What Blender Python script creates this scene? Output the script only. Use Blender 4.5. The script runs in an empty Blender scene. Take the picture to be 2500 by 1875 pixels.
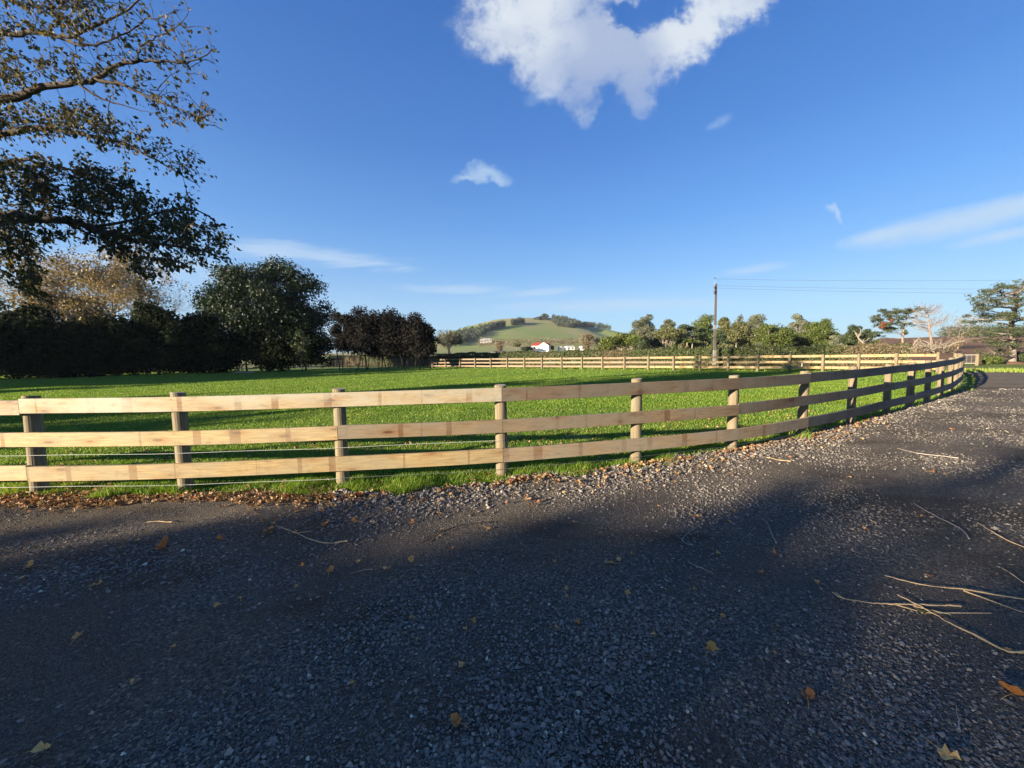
import bpy, math, random
import numpy as np
from mathutils import Matrix, Vector

# ------------------------------------------------------------------ camera, sky, sun
scene = bpy.context.scene
COL = scene.collection
PXF, CX, CY, HOR, ROLL, EYE = 939.0, 1250.0, 937.5, 865.0, math.radians(1.0), 1.70   # measured in photo pixels (2500 wide)
pitch = math.atan((CY - HOR) / PXF)
fwd = np.array([0, math.cos(pitch), -math.sin(pitch)])
r0 = np.array([1.0, 0, 0]); u0 = np.cross(r0, fwd)
RT = r0 * math.cos(ROLL) - u0 * math.sin(ROLL)
UP = u0 * math.cos(ROLL) + r0 * math.sin(ROLL)
cam_d = bpy.data.cameras.new('camera'); cam = bpy.data.objects.new('camera', cam_d); COL.objects.link(cam)
cam_d.sensor_width = 36; cam_d.lens = 36 * PXF / 2500.0
cam_d.clip_start = 0.05; cam_d.clip_end = 12000
m = Matrix.Identity(4)
for i in range(3):
    m[i][0] = RT[i]; m[i][1] = UP[i]; m[i][2] = -fwd[i]
m[2][3] = EYE
cam.matrix_world = m
scene.camera = cam

SUN_A, SUN_EL = math.radians(32), math.radians(11.5)      # light travels 32 deg from +X towards +Y
SUN_STR, SKY_STR, EXPO = 5.0, 0.058, 1.8
sun_d = bpy.data.lights.new('sun', 'SUN'); sun = bpy.data.objects.new('sun', sun_d); COL.objects.link(sun)
sun_d.energy = SUN_STR; sun_d.angle = math.radians(0.5); sun_d.color = (1.0, 0.84, 0.64)
Ldir = Vector((math.cos(SUN_A) * math.cos(SUN_EL), math.sin(SUN_A) * math.cos(SUN_EL), -math.sin(SUN_EL)))
sun.rotation_euler = Ldir.to_track_quat('-Z', 'Y').to_euler()
scene.view_settings.view_transform = 'Standard'; scene.view_settings.look = 'None'
scene.view_settings.exposure = EXPO; scene.view_settings.gamma = 1.0

def ray(px, py):
    return fwd * PXF + RT * (px - CX) - UP * (py - CY)
def G(px, py, z=0.0):
    d = ray(px, py); return np.array([0, 0, EYE]) + d * ((z - EYE) / d[2])
def W(px, py, Y):
    d = ray(px, py); return np.array([0, 0, EYE]) + d * (Y / d[1])

# ------------------------------------------------------------------ node helpers
class NT:
    def __init__(s, nt): s.nt = nt; s.N = nt.nodes; s.L = nt.links
    def n(s, t, **kw):
        nd = s.N.new(t)
        for k, v in kw.items(): setattr(nd, k, v)
        return nd
    def put(s, inp, v):
        if v is None: return
        if isinstance(v, bpy.types.NodeSocket): s.L.new(v, inp)
        else:
            if isinstance(v, (tuple, list)) and len(v) == 3 and inp.type == 'RGBA': v = (*v, 1)
            inp.default_value = v
    def math(s, op, a, b=None, c=None, clamp=False):
        nd = s.n('ShaderNodeMath', operation=op, use_clamp=clamp)
        s.put(nd.inputs[0], a)
        if b is not None: s.put(nd.inputs[1], b)
        if c is not None: s.put(nd.inputs[2], c)
        return nd.outputs[0]
    def vmath(s, op, a, b=None, sc=None):
        nd = s.n('ShaderNodeVectorMath', operation=op)
        s.put(nd.inputs[0], a)
        if b is not None: s.put(nd.inputs[1], b)
        if sc is not None: s.put(nd.inputs['Scale'], sc)
        return nd.outputs[0]
    def mix(s, f, a, b, mode='MIX'):
        nd = s.n('ShaderNodeMix', data_type='RGBA', blend_type=mode)
        s.put(nd.inputs[0], f); s.put(nd.inputs[6], a); s.put(nd.inputs[7], b)
        return nd.outputs[2]
    def noise(s, vec, scale, detail=3, rough=0.5, dist=0.0, color=False):
        nd = s.n('ShaderNodeTexNoise')
        s.put(nd.inputs['Vector'], vec); s.put(nd.inputs['Scale'], scale); s.put(nd.inputs['Detail'], detail)
        s.put(nd.inputs['Roughness'], rough); s.put(nd.inputs['Distortion'], dist)
        return nd.outputs['Color'] if color else nd.outputs['Fac']
    def ramp(s, f, stops):
        nd = s.n('ShaderNodeValToRGB'); s.put(nd.inputs[0], f)
        cr = nd.color_ramp
        while len(cr.elements) < len(stops): cr.elements.new(0.5)
        for e, (p, c) in zip(cr.elements, stops):
            e.position = p; e.color = (*c, 1) if len(c) == 3 else c
        return nd.outputs[0]
    def rng(s, v, a, b, c=0.0, d=1.0, smooth=True):
        nd = s.n('ShaderNodeMapRange'); nd.interpolation_type = 'SMOOTHSTEP' if smooth else 'LINEAR'
        s.put(nd.inputs[0], v); s.put(nd.inputs[1], a); s.put(nd.inputs[2], b); s.put(nd.inputs[3], c); s.put(nd.inputs[4], d)
        return nd.outputs[0]
    def scalev(s, vec, sc):
        nd = s.n('ShaderNodeMapping'); s.put(nd.inputs[0], vec); nd.inputs['Scale'].default_value = sc
        return nd.outputs[0]

# ------------------------------------------------------------------ world: sky and clouds
world = bpy.data.worlds.new('World'); scene.world = world; world.use_nodes = True
w = NT(world.node_tree); w.N.clear()
sky = w.n('ShaderNodeTexSky', sky_type='NISHITA', sun_disc=False)
sky.sun_elevation = SUN_EL
sky.sun_rotation = math.atan2(-math.cos(SUN_A), -math.sin(SUN_A))
sky.altitude = 20; sky.air_density = 1.0; sky.dust_density = 0.35; sky.ozone_density = 2.5
hs = w.n('ShaderNodeHueSaturation'); w.L.new(sky.outputs[0], hs.inputs['Color'])
hs.inputs['Saturation'].default_value = 1.0; hs.inputs['Value'].default_value = 1.0
dirv = w.n('ShaderNodeTexCoord').outputs['Generated']
sep = w.n('ShaderNodeSeparateXYZ'); w.L.new(dirv, sep.inputs[0])
# clear winter air: the model sky pulled towards measured clear-sky radiances by elevation
sc_ = 1.0 / (2 ** EXPO) / SKY_STR
grad = w.ramp(sep.outputs[2], [(0.0, (0.56, 0.78, 0.98)), (0.10, (0.44, 0.72, 1.0)), (0.20, (0.24, 0.545, 0.98)), (0.30, (0.135, 0.41, 0.93)), (0.45, (0.065, 0.262, 0.76)), (0.64, (0.030, 0.180, 0.62)), (1.0, (0.02, 0.11, 0.44))])
grad = w.vmath('SCALE', grad, sc=sc_ * 0.93)
skyc = w.mix(0.68, w.mix(1.0, hs.outputs[0], (0.58, 0.80, 1.12), 'MULTIPLY'), grad)
yy = w.math('MAXIMUM', sep.outputs[1], 0.05)
cu = w.math('DIVIDE', sep.outputs[0], yy); cv = w.math('DIVIDE', sep.outputs[2], yy)
front = w.rng(sep.outputs[1], 0.05, 0.15)
comb = w.n('ShaderNodeCombineXYZ'); w.L.new(cu, comb.inputs[0]); w.L.new(cv, comb.inputs[1])
P2 = comb.outputs[0]
wob = w.vmath('SCALE', w.vmath('SUBTRACT', w.noise(P2, 5.0, 5, 0.6, color=True), (0.5, 0.5, 0.5)), sc=0.13)
wob2 = w.vmath('SCALE', w.vmath('SUBTRACT', w.noise(P2, 17.0, 5, 0.6, color=True), (0.5, 0.5, 0.5)), sc=0.05)
PW = w.vmath('ADD', w.vmath('ADD', P2, wob), wob2)
def dir_uv(px, py):
    d = ray(px, py); return d[0] / d[1], d[2] / d[1]
def blob(vec, px, py, rx, ry, ang=0.0):
    """elliptical bump 1 at its centre falling to 0 at its rim, in direction space"""
    u, v = dir_uv(px, py)
    mp = w.n('ShaderNodeMapping', vector_type='TEXTURE'); w.L.new(vec, mp.inputs[0])
    mp.inputs['Location'].default_value = (u, v, 0); mp.inputs['Rotation'].default_value = (0, 0, math.radians(ang))
    mp.inputs['Scale'].default_value = (rx / PXF, ry / PXF, 1)
    ln = w.n('ShaderNodeVectorMath', operation='LENGTH'); w.L.new(mp.outputs[0], ln.inputs[0])
    return w.math('SUBTRACT', 1.0, ln.outputs['Value'], clamp=True)
def union(lst):
    o = w.math('MULTIPLY', lst[0], lst[0])
    for b in lst[1:]: o = w.math('MULTIPLY_ADD', b, b, o)
    return w.math('SQRT', o)
PWs = w.vmath('ADD', P2, w.vmath('SCALE', w.vmath('SUBTRACT', w.noise(P2, 7.0, 7, 0.66, color=True), (0.5, 0.5, 0.5)), sc=0.19))
big = union([blob(PWs, 1225, 52, 130, 115), blob(PWs, 1330, 42, 190, 130), blob(PWs, 1440, -38, 210, 60), blob(PWs, 1340, 147, 100, 95),
             blob(PWs, 1425, 187, 62, 110), blob(PWs, 1540, 122, 220, 95, 3), blob(PWs, 1460, 102, 120, 110), blob(PWs, 1660, 77, 150, 95, 30),
             blob(PWs, 1750, 7, 170, 90, 22), blob(PWs, 1560, 197, 60, 80), blob(PWs, 1850, -3, 70, 60)])
fr = w.math('ADD', w.math('MULTIPLY', w.noise(P2, 15.0, 9, 0.66, 0.35), 0.7), w.math('MULTIPLY', w.noise(P2, 48.0, 6, 0.65), 0.3))
fr = w.math('MULTIPLY_ADD', w.math('SUBTRACT', fr, 0.5), 2.6, 0.5)
hole = w.math('MAXIMUM', blob(PWs, 1615, 8, 75, 52, -10), blob(PWs, 1535, 40, 85, 26, -15))
bm = w.math('SUBTRACT', w.math('SUBTRACT', big, w.math('MULTIPLY', fr, 0.95)), w.math('MULTIPLY', hole, 1.0))
bmask = w.rng(bm, -0.70, 0.42)
bmask = w.math('MULTIPLY', bmask, w.rng(big, 0.02, 0.30))
bmask = w.math('MULTIPLY', bmask, w.rng(cv, dir_uv(1450, 330)[1], dir_uv(1450, 110)[1], 0.45, 1.0))
depthn = w.noise(P2, 5.0, 4, 0.5, 0.3)
shade = w.rng(w.math('ADD', depthn, w.math('MULTIPLY', union([blob(P2, 1470, 90, 150, 110), blob(P2, 1500, 165, 240, 90), blob(P2, 1420, 220, 80, 90)]), 0.45)), 0.36, 0.84)
small = union([blob(PW, 1170, 437, 62, 27), blob(PW, 1203, 444, 50, 21), blob(PW, 1128, 447, 36, 14)])
small2 = union([blob(PW, 2045, 508, 28, 11, -20), blob(PW, 2063, 518, 22, 11, -50)])
small3 = w.math('MAXIMUM', w.math('MAXIMUM', blob(P2, 1765, 295, 30, 18, 30), blob(P2, 1745, 306, 30, 12, 20)), blob(PW, 1320, 235, 50, 22, 20))
def eroded(bl, k, lo, hi, top):
    k *= 0.75; lo -= 0.14; hi += 0.28
    return w.math('MULTIPLY', w.rng(w.math('SUBTRACT', bl, w.math('MULTIPLY', fr, k)), lo, hi, 0, top), w.rng(bl, 0.0, 0.12))
sm = eroded(w.math('MAXIMUM', small, w.math('MULTIPLY', small2, 0.9)), 0.6, -0.20, 0.45, 0.62)
sm3 = eroded(small3, 0.8, -0.25, 0.6, 0.28)
# thin streaks
stv = w.scalev(P2, (3.0, 17.0, 1.0))
sn = w.noise(stv, 2.2, 6, 0.6, 0.6)
st = union([blob(P2, 800, 632, 330, 40, -6), blob(P2, 640, 605, 230, 40, -4), blob(P2, 350, 650, 400, 80, -3)])
st2 = union([blob(P2, 1120, 706, 230, 20, -3), blob(P2, 1300, 716, 200, 16, 5), blob(P2, 1850, 655, 130, 22, 6), blob(P2, 1500, 745, 500, 30)])
st3 = union([blob(P2, 2330, 545, 300, 42, 10), blob(P2, 2500, 500, 210, 34, 9), blob(P2, 2160, 572, 130, 22, 12)])
st4 = blob(P2, 2460, 572, 170, 20, 10)
streak = w.math('MULTIPLY', w.rng(w.math('ADD', st, w.math('MULTIPLY', w.math('SUBTRACT', sn, 0.5), 1.5)), 0.2, 1.0), w.rng(st, 0.0, 0.5, 0, 0.62))
streak2 = w.math('MULTIPLY', w.rng(w.math('ADD', st2, w.math('MULTIPLY', w.math('SUBTRACT', sn, 0.5), 1.3)), 0.15, 0.95), w.rng(st2, 0.0, 0.5, 0, 0.5))
streak3 = eroded(w.math('MAXIMUM', st3, w.math('MULTIPLY', st4, 0.8)), 0.4, -0.2, 0.5, 0.78)
cl = w.mix(shade, (0.58, 0.63, 0.68), (0.33, 0.40, 0.55))
cl = w.vmath('SCALE', cl, sc=1.0 / (2 ** EXPO) * 1.32)
thin = w.math('MAXIMUM', w.math('MAXIMUM', streak, streak2), w.math('MAXIMUM', streak3, w.math('MAXIMUM', sm, sm3)))
thincol = w.vmath('SCALE', (0.46, 0.60, 0.75), sc=1.0 / (2 ** EXPO) * 1.22)
SK = w.vmath('SCALE', skyc, sc=SKY_STR)
c1 = w.mix(w.math('MULTIPLY', thin, front), SK, thincol)
c2 = w.mix(w.math('MULTIPLY', w.math('MULTIPLY', bmask, 0.94), front), c1, cl)
bg = w.n('ShaderNodeBackground'); w.L.new(c2, bg.inputs[0]); bg.inputs[1].default_value = 1.0
wo = w.n('ShaderNodeOutputWorld'); w.L.new(bg.outputs[0], wo.inputs[0])

# ------------------------------------------------------------------ materials
def new_mat(name):
    mt = bpy.data.materials.new(name); mt.use_nodes = True
    t = NT(mt.node_tree); t.N.clear()
    o = t.n('ShaderNodeOutputMaterial')
    p = t.n('ShaderNodeBsdfPrincipled'); t.L.new(p.outputs[0], o.inputs[0])
    p.inputs['Specular IOR Level'].default_value = 0.3
    return mt, t, p, o
def objco(t): return t.n('ShaderNodeTexCoord').outputs['Object']
def attr(t, name): return t.n('ShaderNodeAttribute', attribute_name=name).outputs['Fac']
def bump(t, p, h, strength, dist):
    b = t.n('ShaderNodeBump'); b.inputs['Strength'].default_value = strength; b.inputs['Distance'].default_value = dist
    t.L.new(h, b.inputs['Height']); t.L.new(b.outputs[0], p.inputs['Normal'])

def leaf_mat(name, cols, trans=0.35, rough=0.55, spec=0.3, tint=None):
    mt, t, p, o = new_mat(name)
    c = t.ramp(attr(t, 'rnd'), [(i / max(1, len(cols) - 1), cc) for i, cc in enumerate(cols)])
    big_n = t.noise(objco(t), 0.6, 2)
    c = t.mix(t.rng(big_n, 0.35, 0.65, 0, 0.45), c, t.mix(1.0, c, (0.72, 0.80, 0.55), 'MULTIPLY'))
    t.put(p.inputs['Base Color'], c); p.inputs['Roughness'].default_value = rough; p.inputs['Specular IOR Level'].default_value = spec
    if trans > 0:
        tr = t.n('ShaderNodeBsdfTranslucent'); t.L.new(t.mix(1.0, c, (1.25, 1.2, 0.6), 'MULTIPLY'), tr.inputs[0])
        mx = t.n('ShaderNodeMixShader'); mx.inputs[0].default_value = trans
        t.L.new(p.outputs[0], mx.inputs[1]); t.L.new(tr.outputs[0], mx.inputs[2]); t.L.new(mx.outputs[0], o.inputs[0])
    return mt
def bark_mat(name, a, b, scale=8):
    mt, t, p, o = new_mat(name)
    v = t.scalev(objco(t), (1, 1, 0.25)); nz = t.noise(v, scale, 5, 0.65)
    t.put(p.inputs['Base Color'], t.mix(t.rng(nz, 0.35, 0.65), a, b)); p.inputs['Roughness'].default_value = 0.9
    bump(t, p, nz, 0.6, 0.02)
    return mt
def flat_mat(name, col, rough=0.6, metal=0.0, var=0.15, scale=6):
    mt, t, p, o = new_mat(name)
    nz = t.noise(objco(t), scale, 4, 0.6)
    t.put(p.inputs['Base Color'], t.mix(nz, tuple(c * (1 - var) for c in col), tuple(min(1, c * (1 + var)) for c in col)))
    p.inputs['Roughness'].default_value = rough; p.inputs['Metallic'].default_value = metal
    return mt

M = {}
def rail_mat(name, base, dark, grey, greyness, bright=0.80):
    mt, t, p, o = new_mat(name)
    uv = t.n('ShaderNodeUVMap', uv_map='UVMap').outputs[0]
    rnd = t.n('ShaderNodeObjectInfo').outputs['Random']
    off = t.n('ShaderNodeCombineXYZ'); t.L.new(t.math('MULTIPLY', rnd, 37.0), off.inputs[0]); t.L.new(t.math('MULTIPLY', rnd, 11.0), off.inputs[1])
    q = t.vmath('ADD', uv, off.outputs[0])
    grain = t.noise(t.scalev(q, (1.4, 26, 1)), 2.0, 6, 0.62, 0.5)
    fine = t.noise(t.scalev(q, (5, 170, 1)), 1.0, 3, 0.6)
    broad = t.noise(t.scalev(q, (0.9, 2.5, 1)), 1.3, 3, 0.5)
    # knots: warped rings in sparse cells
    vor = t.n('ShaderNodeTexVoronoi', feature='F1'); t.L.new(t.scalev(q, (2.1, 7.5, 1)), vor.inputs['Vector']); vor.inputs['Scale'].default_value = 1.0
    vor.inputs['Randomness'].default_value = 1.0
    dd = t.math('ADD', vor.outputs['Distance'], t.math('MULTIPLY', t.math('SUBTRACT', grain, 0.5), 0.10))
    knot = t.rng(dd, 0.19, 0.08)
    halo = t.rng(dd, 0.50, 0.14)
    c = t.mix(t.rng(grain, 0.3, 0.7), base, dark)
    c = t.mix(t.rng(fine, 0.4, 0.75, 0, 0.55), c, tuple(x * 0.6 for x in dark))
    c = t.mix(t.math('MULTIPLY', halo, 0.8), c, t.mix(1.0, c, (0.80, 0.60, 0.44), 'MULTIPLY'))
    c = t.mix(t.math('MULTIPLY', knot, 0.9), c, t.mix(1.0, c, (0.36, 0.24, 0.20), 'MULTIPLY'))
    # packing strip stains: narrow brown bars across the board
    su = t.n('ShaderNodeSeparateXYZ'); t.L.new(q, su.inputs[0])
    bar = t.n('ShaderNodeTexNoise', noise_dimensions='1D'); t.L.new(t.math('ADD', su.outputs[0], t.math('MULTIPLY', t.math('SUBTRACT', grain, .5), .02)), bar.inputs['W']); bar.inputs['Scale'].default_value = 4.5; bar.inputs['Detail'].default_value = 3
    bm_ = t.rng(bar.outputs[0], 0.635, 0.655)
    c = t.mix(t.math('MULTIPLY', bm_, 0.8), c, t.mix(1.0, c, (0.55, 0.40, 0.32), 'MULTIPLY'))
    gm = t.math('MULTIPLY', t.rng(t.math('ADD', t.math('MULTIPLY', broad, 0.7), t.math('MULTIPLY', grain, 0.3)), 0.36, 0.60), greyness)
    c = t.mix(gm, c, grey)
    blot = t.noise(t.scalev(q, (2.2, 5, 1)), 2.6, 5, 0.7)
    c = t.mix(t.rng(blot, 0.50, 0.72, 0, 0.55), c, t.mix(1.0, c, (0.55, 0.50, 0.45), 'MULTIPLY'))
    crack = t.rng(t.noise(t.scalev(q, (0.9, 60, 1)), 2.0, 4, 0.6), 0.66, 0.70)
    c = t.mix(t.math('MULTIPLY', crack, 0.5), c, (0.09, 0.06, 0.04))
    tone = t.math('ADD', 0.82, t.math('MULTIPLY', rnd, 0.3))
    c = t.vmath('SCALE', c, sc=t.math('MULTIPLY', tone, bright))
    t.put(p.inputs['Base Color'], c); p.inputs['Roughness'].default_value = 0.75
    bump(t, p, t.math('ADD', grain, t.math('MULTIPLY', fine, 0.4)), 0.35, 0.004)
    return mt
M['rail'] = rail_mat('rail_pine', (0.60, 0.455, 0.215), (0.40, 0.27, 0.12), (0.34, 0.31, 0.21), 0.5)
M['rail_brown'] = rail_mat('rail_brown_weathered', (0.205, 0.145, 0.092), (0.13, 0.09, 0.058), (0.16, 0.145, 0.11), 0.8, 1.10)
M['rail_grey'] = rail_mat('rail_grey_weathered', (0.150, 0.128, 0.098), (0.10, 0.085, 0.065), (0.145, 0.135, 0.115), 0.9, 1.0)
M['rail_tan'] = rail_mat('rail_tan_weathered', (0.33, 0.24, 0.14), (0.22, 0.155, 0.088), (0.24, 0.21, 0.155), 0.7, 0.95)
M['rail_top'] = rail_mat('rail_weathered', (0.54, 0.43, 0.25), (0.34, 0.25, 0.14), (0.44, 0.415, 0.32), 0.9)
def post_mat():
    mt, t, p, o = new_mat('post_round_wood')
    oc = objco(t); rnd = t.n('ShaderNodeObjectInfo').outputs['Random']
    q = t.vmath('ADD', oc, t.vmath('SCALE', (13.0, 7.0, 3.0), sc=rnd))
    g = t.noise(t.scalev(q, (26, 26, 1.2)), 1.6, 6, 0.65, 0.4)
    b = t.noise(t.scalev(q, (5, 5, 2.0)), 1.5, 4, 0.6)
    fine = t.noise(t.scalev(q, (120, 120, 5)), 1.0, 3, .6)
    c = t.mix(t.rng(g, 0.3, 0.7), (0.235, 0.195, 0.12), (0.13, 0.10, 0.062))
    c = t.mix(t.rng(b, 0.5, 0.75, 0, .6), c, (0.20, 0.19, 0.135))
    c = t.mix(t.rng(fine, 0.55, 0.8, 0, .6), c, (0.10, 0.07, 0.045))
    sp = t.n('ShaderNodeSeparateXYZ'); t.L.new(oc, sp.inputs[0])
    c = t.mix(t.rng(t.math('ADD', sp.outputs[2], t.math('MULTIPLY', b, 0.12)), 0.2, 0.05, 0, 0.6), c, (0.13, 0.115, 0.065))
    t.put(p.inputs['Base Color'], c); p.inputs['Roughness'].default_value = 0.85
    bump(t, p, t.math('ADD', g, t.math('MULTIPLY', fine, .5)), 0.6, 0.006)
    return mt
M['post'] = post_mat()
M['endgrain'] = flat_mat('post_end_grain', (0.30, 0.26, 0.19), 0.9, 0, 0.35, 30)
M['wire'] = flat_mat('white_wire', (0.46, 0.48, 0.46), 0.5)
M['wire_dark'] = flat_mat('galvanised_wire', (0.22, 0.25, 0.24), 0.45, 0.6)
M['nail'] = flat_mat('nail_steel', (0.10, 0.09, 0.08), 0.5, 0.6)

# gravel
def gravel():
    mt, t, p, o = new_mat('dark_gravel')
    oc = objco(t)
    v1 = t.n('ShaderNodeTexVoronoi'); t.L.new(oc, v1.inputs['Vector']); v1.inputs['Scale'].default_value = 75
    v2 = t.n('ShaderNodeTexVoronoi'); t.L.new(oc, v2.inputs['Vector']); v2.inputs['Scale'].default_value = 170
    sp = t.n('ShaderNodeSeparateColor'); t.L.new(v1.outputs['Color'], sp.inputs[0])
    sp2 = t.n('ShaderNodeSeparateColor'); t.L.new(v2.outputs['Color'], sp2.inputs[0])
    col = t.ramp(sp.outputs[0], [(0, (0.064, 0.054, 0.044)), (0.5, (0.137, 0.116, 0.088)), (0.9, (0.231, 0.193, 0.137)), (1.0, (0.479, 0.371, 0.239))])
    col2 = t.ramp(sp2.outputs[1], [(0, (0.056, 0.049, 0.038)), (0.6, (0.121, 0.100, 0.077)), (1.0, (0.255, 0.200, 0.135))])
    patch = t.noise(oc, 0.8, 4, 0.6)
    band = t.noise(t.scalev(oc, (0.35, 1.0, 1)), 0.9, 3, 0.55)
    mixm = t.rng(patch, 0.42, 0.6)
    c = t.mix(mixm, col, col2)
    c = t.mix(t.rng(band, 0.45, 0.72, 0, 0.4), c, (0.085, 0.075, 0.062))
    fines = t.noise(t.scalev(oc, (0.45, 1.1, 1)), 0.75, 4, 0.6, 0.4)
    c = t.mix(t.rng(fines, 0.50, 0.64, 0, 0.75), c, t.mix(1.0, c, (0.50, 0.45, 0.36), 'MULTIPLY'))
    spk = t.rng(sp2.outputs[2], 0.985, 0.99)
    c = t.mix(t.math('MULTIPLY', spk, 0.7), c, (0.30, 0.29, 0.26))
    t.put(p.inputs['Base Color'], c); p.inputs['Roughness'].default_value = 0.92
    h = t.math('ADD', t.math('MULTIPLY', v1.outputs['Distance'], -1.0), t.math('MULTIPLY', v2.outputs['Distance'], -0.5))
    h = t.math('ADD', h, t.math('MULTIPLY', t.noise(oc, 6, 4), 1.2))
    bump(t, p, h, 1.0, 0.020)
    return mt
M['gravel'] = gravel()
def stone_mat():
    mt, t, p, o = new_mat('gravel_stone')
    r = attr(t, 'rnd')
    c = t.ramp(r, [(0, (0.112, 0.101, 0.092)), (0.45, (0.234, 0.209, 0.175)), (0.85, (0.382, 0.330, 0.261)), (0.96, (0.517, 0.420, 0.293)), (1.0, (0.703, 0.692, 0.506))])
    nz = t.noise(objco(t), 90, 3)
    c = t.mix(t.rng(nz, 0.35, 0.7, 0, 0.5), c, t.mix(1.0, c, (0.55, 0.55, 0.6), 'MULTIPLY'))
    t.put(p.inputs['Base Color'], c); p.inputs['Roughness'].default_value = 0.8
    return mt
M['stone'] = stone_mat()
def lawn():
    mt, t, p, o = new_mat('lawn_turf')
    oc = objco(t)
    f = t.noise(oc, 9, 6, 0.7); b = t.noise(oc, 0.35, 4, 0.6); k = t.noise(t.scalev(oc, (1, 1.6, 1)), 2.2, 4, 0.6)
    c = t.mix(t.rng(f, 0.35, 0.65), (0.091, 0.158, 0.020), (0.161, 0.248, 0.033))
    c = t.mix(t.rng(b, 0.4, 0.62, 0, 0.5), c, (0.211, 0.275, 0.044))
    c = t.mix(t.rng(k, 0.5, 0.72, 0, 0.5), c, (0.049, 0.110, 0.017))
    dry = t.noise(oc, 24, 4, 0.7)
    c = t.mix(t.rng(dry, 0.66, 0.75, 0, 0.5), c, (0.25, 0.21, 0.11))
    wear = t.noise(oc, 0.9, 5, 0.7)
    c = t.mix(t.rng(wear, 0.56, 0.72, 0, 0.5), c, (0.17, 0.17, 0.055))
    t.put(p.inputs['Base Color'], c); p.inputs['Roughness'].default_value = 0.9; p.inputs['Specular IOR Level'].default_value = 0.15
    h = t.math('ADD', f, t.math('ADD', t.math('MULTIPLY', k, 1.5), t.math('MULTIPLY', t.noise(oc, 40, 3), 0.6)))
    bump(t, p, h, 1.0, 0.10)
    return mt
M['lawn'] = lawn()
def field_mat(name, cols, scale=0.05, bmp=0.0):
    mt, t, p, o = new_mat(name)
    oc = objco(t)
    n1 = t.noise(oc, scale, 5, 0.6, 0.3); n2 = t.noise(oc, scale * 22, 5, 0.7)
    c = t.mix(t.rng(n1, 0.38, 0.62), cols[0], cols[1])
    c = t.mix(t.rng(n2, 0.4, 0.7, 0, 0.55), c, cols[2])
    t.put(p.inputs['Base Color'], c); p.inputs['Roughness'].default_value = 0.95; p.inputs['Specular IOR Level'].default_value = 0.1
    if bmp: bump(t, p, n2, 1.0, bmp)
    return mt
M['field'] = field_mat('pasture', (0.17, 0.17, 0.06), (0.10, 0.15, 0.035), (0.21, 0.17, 0.085) and None) if False else field_mat('pasture', ((0.19, 0.17, 0.07), (0.11, 0.15, 0.04), (0.24, 0.19, 0.10)), 0.03, 0.15)
M['bracken'] = field_mat('brown_bracken', ((0.19, 0.11, 0.07), (0.14, 0.085, 0.052), (0.25, 0.18, 0.115)), 0.06, 0.5)
M['verge'] = field_mat('verge_grass', ((0.10, 0.16, 0.03), (0.15, 0.18, 0.05), (0.20, 0.17, 0.08)), 0.3, 0.1)
M['soil'] = field_mat('bare_soil', ((0.14, 0.08, 0.05), (0.19, 0.11, 0.07), (0.09, 0.055, 0.04)), 0.8, 0.1)

# foliage
M['leaf_near'] = leaf_mat('autumn_leaves_near', [(0.022, 0.032, 0.012), (0.036, 0.048, 0.016), (0.055, 0.055, 0.020), (0.075, 0.050, 0.026), (0.20, 0.15, 0.06)], 0.30, 0.6, 0.25)
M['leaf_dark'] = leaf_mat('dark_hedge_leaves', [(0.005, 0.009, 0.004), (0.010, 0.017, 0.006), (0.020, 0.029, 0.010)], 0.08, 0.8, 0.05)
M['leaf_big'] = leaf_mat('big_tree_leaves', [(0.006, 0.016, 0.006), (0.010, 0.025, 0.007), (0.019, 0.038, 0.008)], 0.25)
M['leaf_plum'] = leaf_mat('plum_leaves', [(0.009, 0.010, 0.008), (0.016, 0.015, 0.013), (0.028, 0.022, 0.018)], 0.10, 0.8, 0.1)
M['leaf_autumn'] = leaf_mat('tan_leaves', [(0.172, 0.117, 0.056), (0.234, 0.168, 0.088), (0.296, 0.234, 0.144)], 0.3)
M['leaf_olive'] = leaf_mat('olive_leaves', [(0.075, 0.085, 0.034), (0.13, 0.135, 0.055), (0.19, 0.18, 0.085)], 0.25)
M['leaf_green'] = leaf_mat('bright_green_leaves', [(0.055, 0.080, 0.020), (0.10, 0.130, 0.030), (0.15, 0.180, 0.045)], 0.3)
M['leaf_deep'] = leaf_mat('deep_green_leaves', [(0.030, 0.048, 0.020), (0.052, 0.072, 0.030), (0.080, 0.10, 0.045)], 0.2)
M['leaf_grey'] = leaf_mat('grey_green_leaves', [(0.085, 0.10, 0.062), (0.14, 0.15, 0.10), (0.20, 0.20, 0.13)], 0.2)
M['leaf_pine'] = leaf_mat('pine_needles', [(0.034, 0.048, 0.022), (0.060, 0.075, 0.034), (0.095, 0.105, 0.050)], 0.15)
M['leaf_orange'] = leaf_mat('orange_needles', [(0.17, 0.075, 0.035), (0.24, 0.11, 0.05)], 0.2)
M['leaf_hedge'] = leaf_mat('hedge_leaves', [(0.040, 0.058, 0.020), (0.070, 0.090, 0.032), (0.115, 0.115, 0.050)], 0.15)
M['leaf_brown'] = leaf_mat('brown_twiggy_hedge', [(0.12, 0.085, 0.045), (0.18, 0.135, 0.080), (0.24, 0.19, 0.12)], 0.1)
M['leaf_hill'] = leaf_mat('hill_wood_leaves', [(0.035, 0.050, 0.030), (0.060, 0.078, 0.045), (0.10, 0.11, 0.070)], 0.1)
M['litter'] = leaf_mat('dry_leaves', [(0.172, 0.078, 0.036), (0.274, 0.146, 0.069), (0.365, 0.218, 0.111), (0.446, 0.322, 0.177), (0.304, 0.104, 0.044)], 0.15, 0.6, 0.35)
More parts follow.
